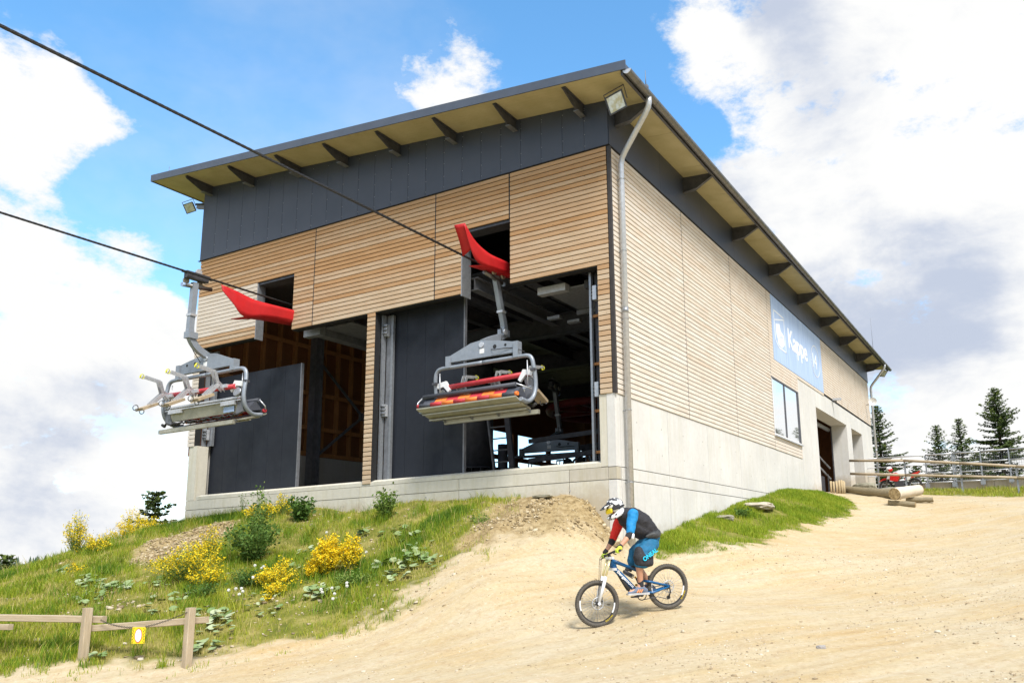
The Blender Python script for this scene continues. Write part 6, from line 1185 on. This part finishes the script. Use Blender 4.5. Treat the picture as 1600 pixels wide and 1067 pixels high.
# dandelion clocks
def dandelion(x, y, n, h, where):
    z = gz(x, y); t = thing('dandelion', (x, y, z), 'white dandelion clocks '+where, 'flower', 'dandelion clocks on the bank')
    for i in range(n):
        dx, dy = random.uniform(-.12, .12), random.uniform(-.12, .12); hh = h*random.uniform(.7, 1.1); mb = MB(); mb.tube([(dx*.3, dy*.3, 0), (dx*.8, dy*.8, hh*.6), (dx, dy, hh)], .004, 4); s = part('stem', mb, M['stem'], t)
        P = rng.normal(0, 1, (70, 3)); P /= np.linalg.norm(P, axis=1)[:, None]; mb = MB(); mb.ball((dx, dy, hh), .011, 6, 5); 
        for p in P: p = Vector(p); c0 = Vector((dx, dy, hh)); mb.beam(c0+p*.008, c0+p*.028, .0012, .006, w1=.007, h1=.007)
        part('seed_head', mb, M['fluff'], s)
for a in ((-5.3, -5.3, 3, 0.32, 'nearest the left fence post side of the bank'), (-5.02, -5.35, 2, 0.3, 'just right of the lowest left clump'), (-5.85, -4.35, 3, 0.36, 'below the broad dark green shrub'), (-5.45, -3.2, 3, 0.36, 'left above the brightest broom'), (-5.1, -3.3, 2, 0.3, 'close above the brightest broom'), (-4.75, -2.9, 3, 0.3, 'right above the brightest broom'), (-4.5, -3.0, 2, 0.32, 'highest right of the brightest broom'), (-3.6, -4.75, 3, 0.3, 'in pale grass below the brightest broom'), (-3.35, -4.6, 2, 0.34, 'right of the coltsfoot below the brightest broom'), (-8.4, -4.3, 2, 0.36, 'above left of the largest broom'), (-8.1, -4.55, 2, 0.3, 'just left of the largest broom'), (-5.5, -4.9, 1, 0.4, 'on one stem in the herb patch'), (-6.9, -3.4, 1, 0.5, 'standing alone beside the broad dark shrub'), (-6.2, -2.3, 1, 0.3, 'standing alone high under the wall'), (-3.3, -4.85, 2, 0.26, 'at the lowest right near the track edge')): dandelion(*a)
# spruces
def spruce(x, y, z0, top, r, label, seed=1, dens=1.0, name='spruce_tree', group='spruce trees behind the hilltop'):
    h = top-z0; t = thing(name, (x, y, z0), label, 'tree', group); rs = np.random.default_rng(seed); mb = MB(); mb.tube([(0, 0, 0), (.02, 0, h*.5), (0, .01, h*.98)], [.022*h, .013*h, .012], 8, False); part('trunk', mb, M['bark'], t); P = []; Dv = []; T = []; br = MB()
    z = h*.03
    while z < h*.985:
        f = 1-z/h; L = r*(f**.85)*1.02+.10; nb = int(6+2*rs.random()); a0 = rs.uniform(0, 6.28)
        for b in range(nb):
            if rs.random() < .14 and f > .15: continue
            a = a0+b*2*np.pi/nb+rs.normal(0, .22); l = L*rs.uniform(.40, 1.30); rise = .30*(1-f)-.12; k = max(3, int(l/.11*dens)); c_, s_ = math.cos(a), math.sin(a)
            tt = np.linspace(.10, 1, k); zz = z+l*(rise*tt+.20*tt**2-.22*tt*(f > .3)); q = np.stack([c_*l*tt, s_*l*tt, zz], 1)
            if l > .35: br.tube([(0, 0, z), tuple(q[k//2]), tuple(q[-1])], [.014, .009, .004], 3, False)
            for side in (-1, 1):
                for rep in range(3):
                    n = len(q); ww = (.10+.36*l*.5*(1-tt*.75))*rs.uniform(.35, 1.25, n); d = np.stack([c_*.55-s_*side*.9, s_*.55+c_*side*.9, np.full(n, -.18)], 1) if False else np.stack([np.full(n, c_*.55-s_*side*.85), np.full(n, s_*.55+c_*side*.85), rs.uniform(-.55, .1, n)], 1)
                    P.append(q+rs.normal(0, .03, (n, 3))); Dv.append(d*ww[:, None]); T.append(rs.uniform(0, .5, n)+.5*tt)
            P.append(q[-1:]-np.array([[c_, s_, 0]])*.1); Dv.append(np.array([[c_*.25, s_*.25, .05]])); T.append(np.array([1.0]))
        z += .26*(.65+.5*f)*max(1, h/9)**.3
    P = np.concatenate(P); Dv = np.concatenate(Dv); T = np.concatenate(T); n = len(P); ln = np.linalg.norm(Dv, axis=1)[:, None]; u = Dv/ln; w = np.cross(u, rs.normal(0, 1, (n, 3))+np.array([0, 0, 1.2])); w /= np.linalg.norm(w, axis=1)[:, None]+1e-9; w *= .028+.035*rs.random((n, 1))
    V = np.stack([P, P+Dv*.5+w, P+Dv, P+Dv*.5-w], 1); F = (np.arange(n)*4)[:, None]+np.arange(4)[None]; fast('crown', V.reshape(-1, 3), F, M['needles'], t, False, {'tone': np.repeat(T*.9, 4)}); part('branch', br, M['bark'], t); return t
spruce(-1.8, 46.5, -3.0, 6.9, 3.1, 'spruce half hidden behind the far building corner', 21); spruce(1.84, 50.3, -3.4, 5.5, 2.7, 'short spruce left of the two by the railing', 2, .8); spruce(3.26, 53.2, -3.6, 6.3, 2.4, 'slim spruce between the short one and the tall one', 3, .9)
spruce(6.3, 44.5, -2.4, 7.0, 3.4, 'tallest full spruce above the metal railing', 4, 1.1); spruce(9.6, 46.5, -2.6, 6.0, 3.0, 'spruce cut by the right picture edge', 5); spruce(4.6, 49, -3.0, 3.2, 2.6, 'low bushy spruce between the slim and the tall one', 6); spruce(12.5, 50, -3, 7.2, 3.0, 'spruce farther out beyond the railing', 7)
spruce(.4, 48, -3.0, 2.4, 2.2, 'low spruce behind the parked motorcycle', 8)
spruce(-20.6, 3.0, -4.6, -.75, 1.6, 'small spruce on the ridge behind the golden broom', 9, 1.3); spruce(-28.1, 2.0, -6.9, -3.0, 1.6, 'small dark spruce at the far left edge of the ridge', 10, 1.2); spruce(-24.6, 1.2, -5.8, -3.55, .8, 'tiny spruce beside the dark one on the ridge', 11, 1.2); spruce(-22.6, 4.6, -5.2, -2.6, 1.0, 'little spruce left of the golden broom', 12, 1.2)
# far forest: mass of conifers on the distant ridge
n = 9000; A_ = rng.uniform(0, 2*np.pi, n); R_ = rng.uniform(820, 1500, n); X = -2+R_*np.cos(A_); Y = 12+R_*np.sin(A_)
Z = -10-.11*500+14*np.sin(A_*5+1)*np.clip((R_-200)/600, 0, 1)+np.clip((R_-500)/700, 0, 1)*(62+9*np.sin(A_*9)); H_ = rng.uniform(7, 13, n); r_ = H_*.24; V = np.zeros((n, 6, 3))
for k in range(5): a = 2*np.pi*k/5; V[:, k] = np.stack([X+r_*math.cos(a), Y+r_*math.sin(a), Z-1], 1)
V[:, 5] = np.stack([X, Y, Z+H_], 1); F = np.concatenate([(np.arange(n)*6)[:, None]+np.array([[k, (k+1) % 5, 5]]) for k in range(5)])
m = leaf_mat('far_forest_green', [(.035, .06, .04), (.07, .10, .06)], .9, trans=0); ff = fast('distant_forest', V.reshape(-1, 3), F, m, None, False, {'tone': np.repeat(rng.random(n), 6)}); tag(ff, kind='stuff')
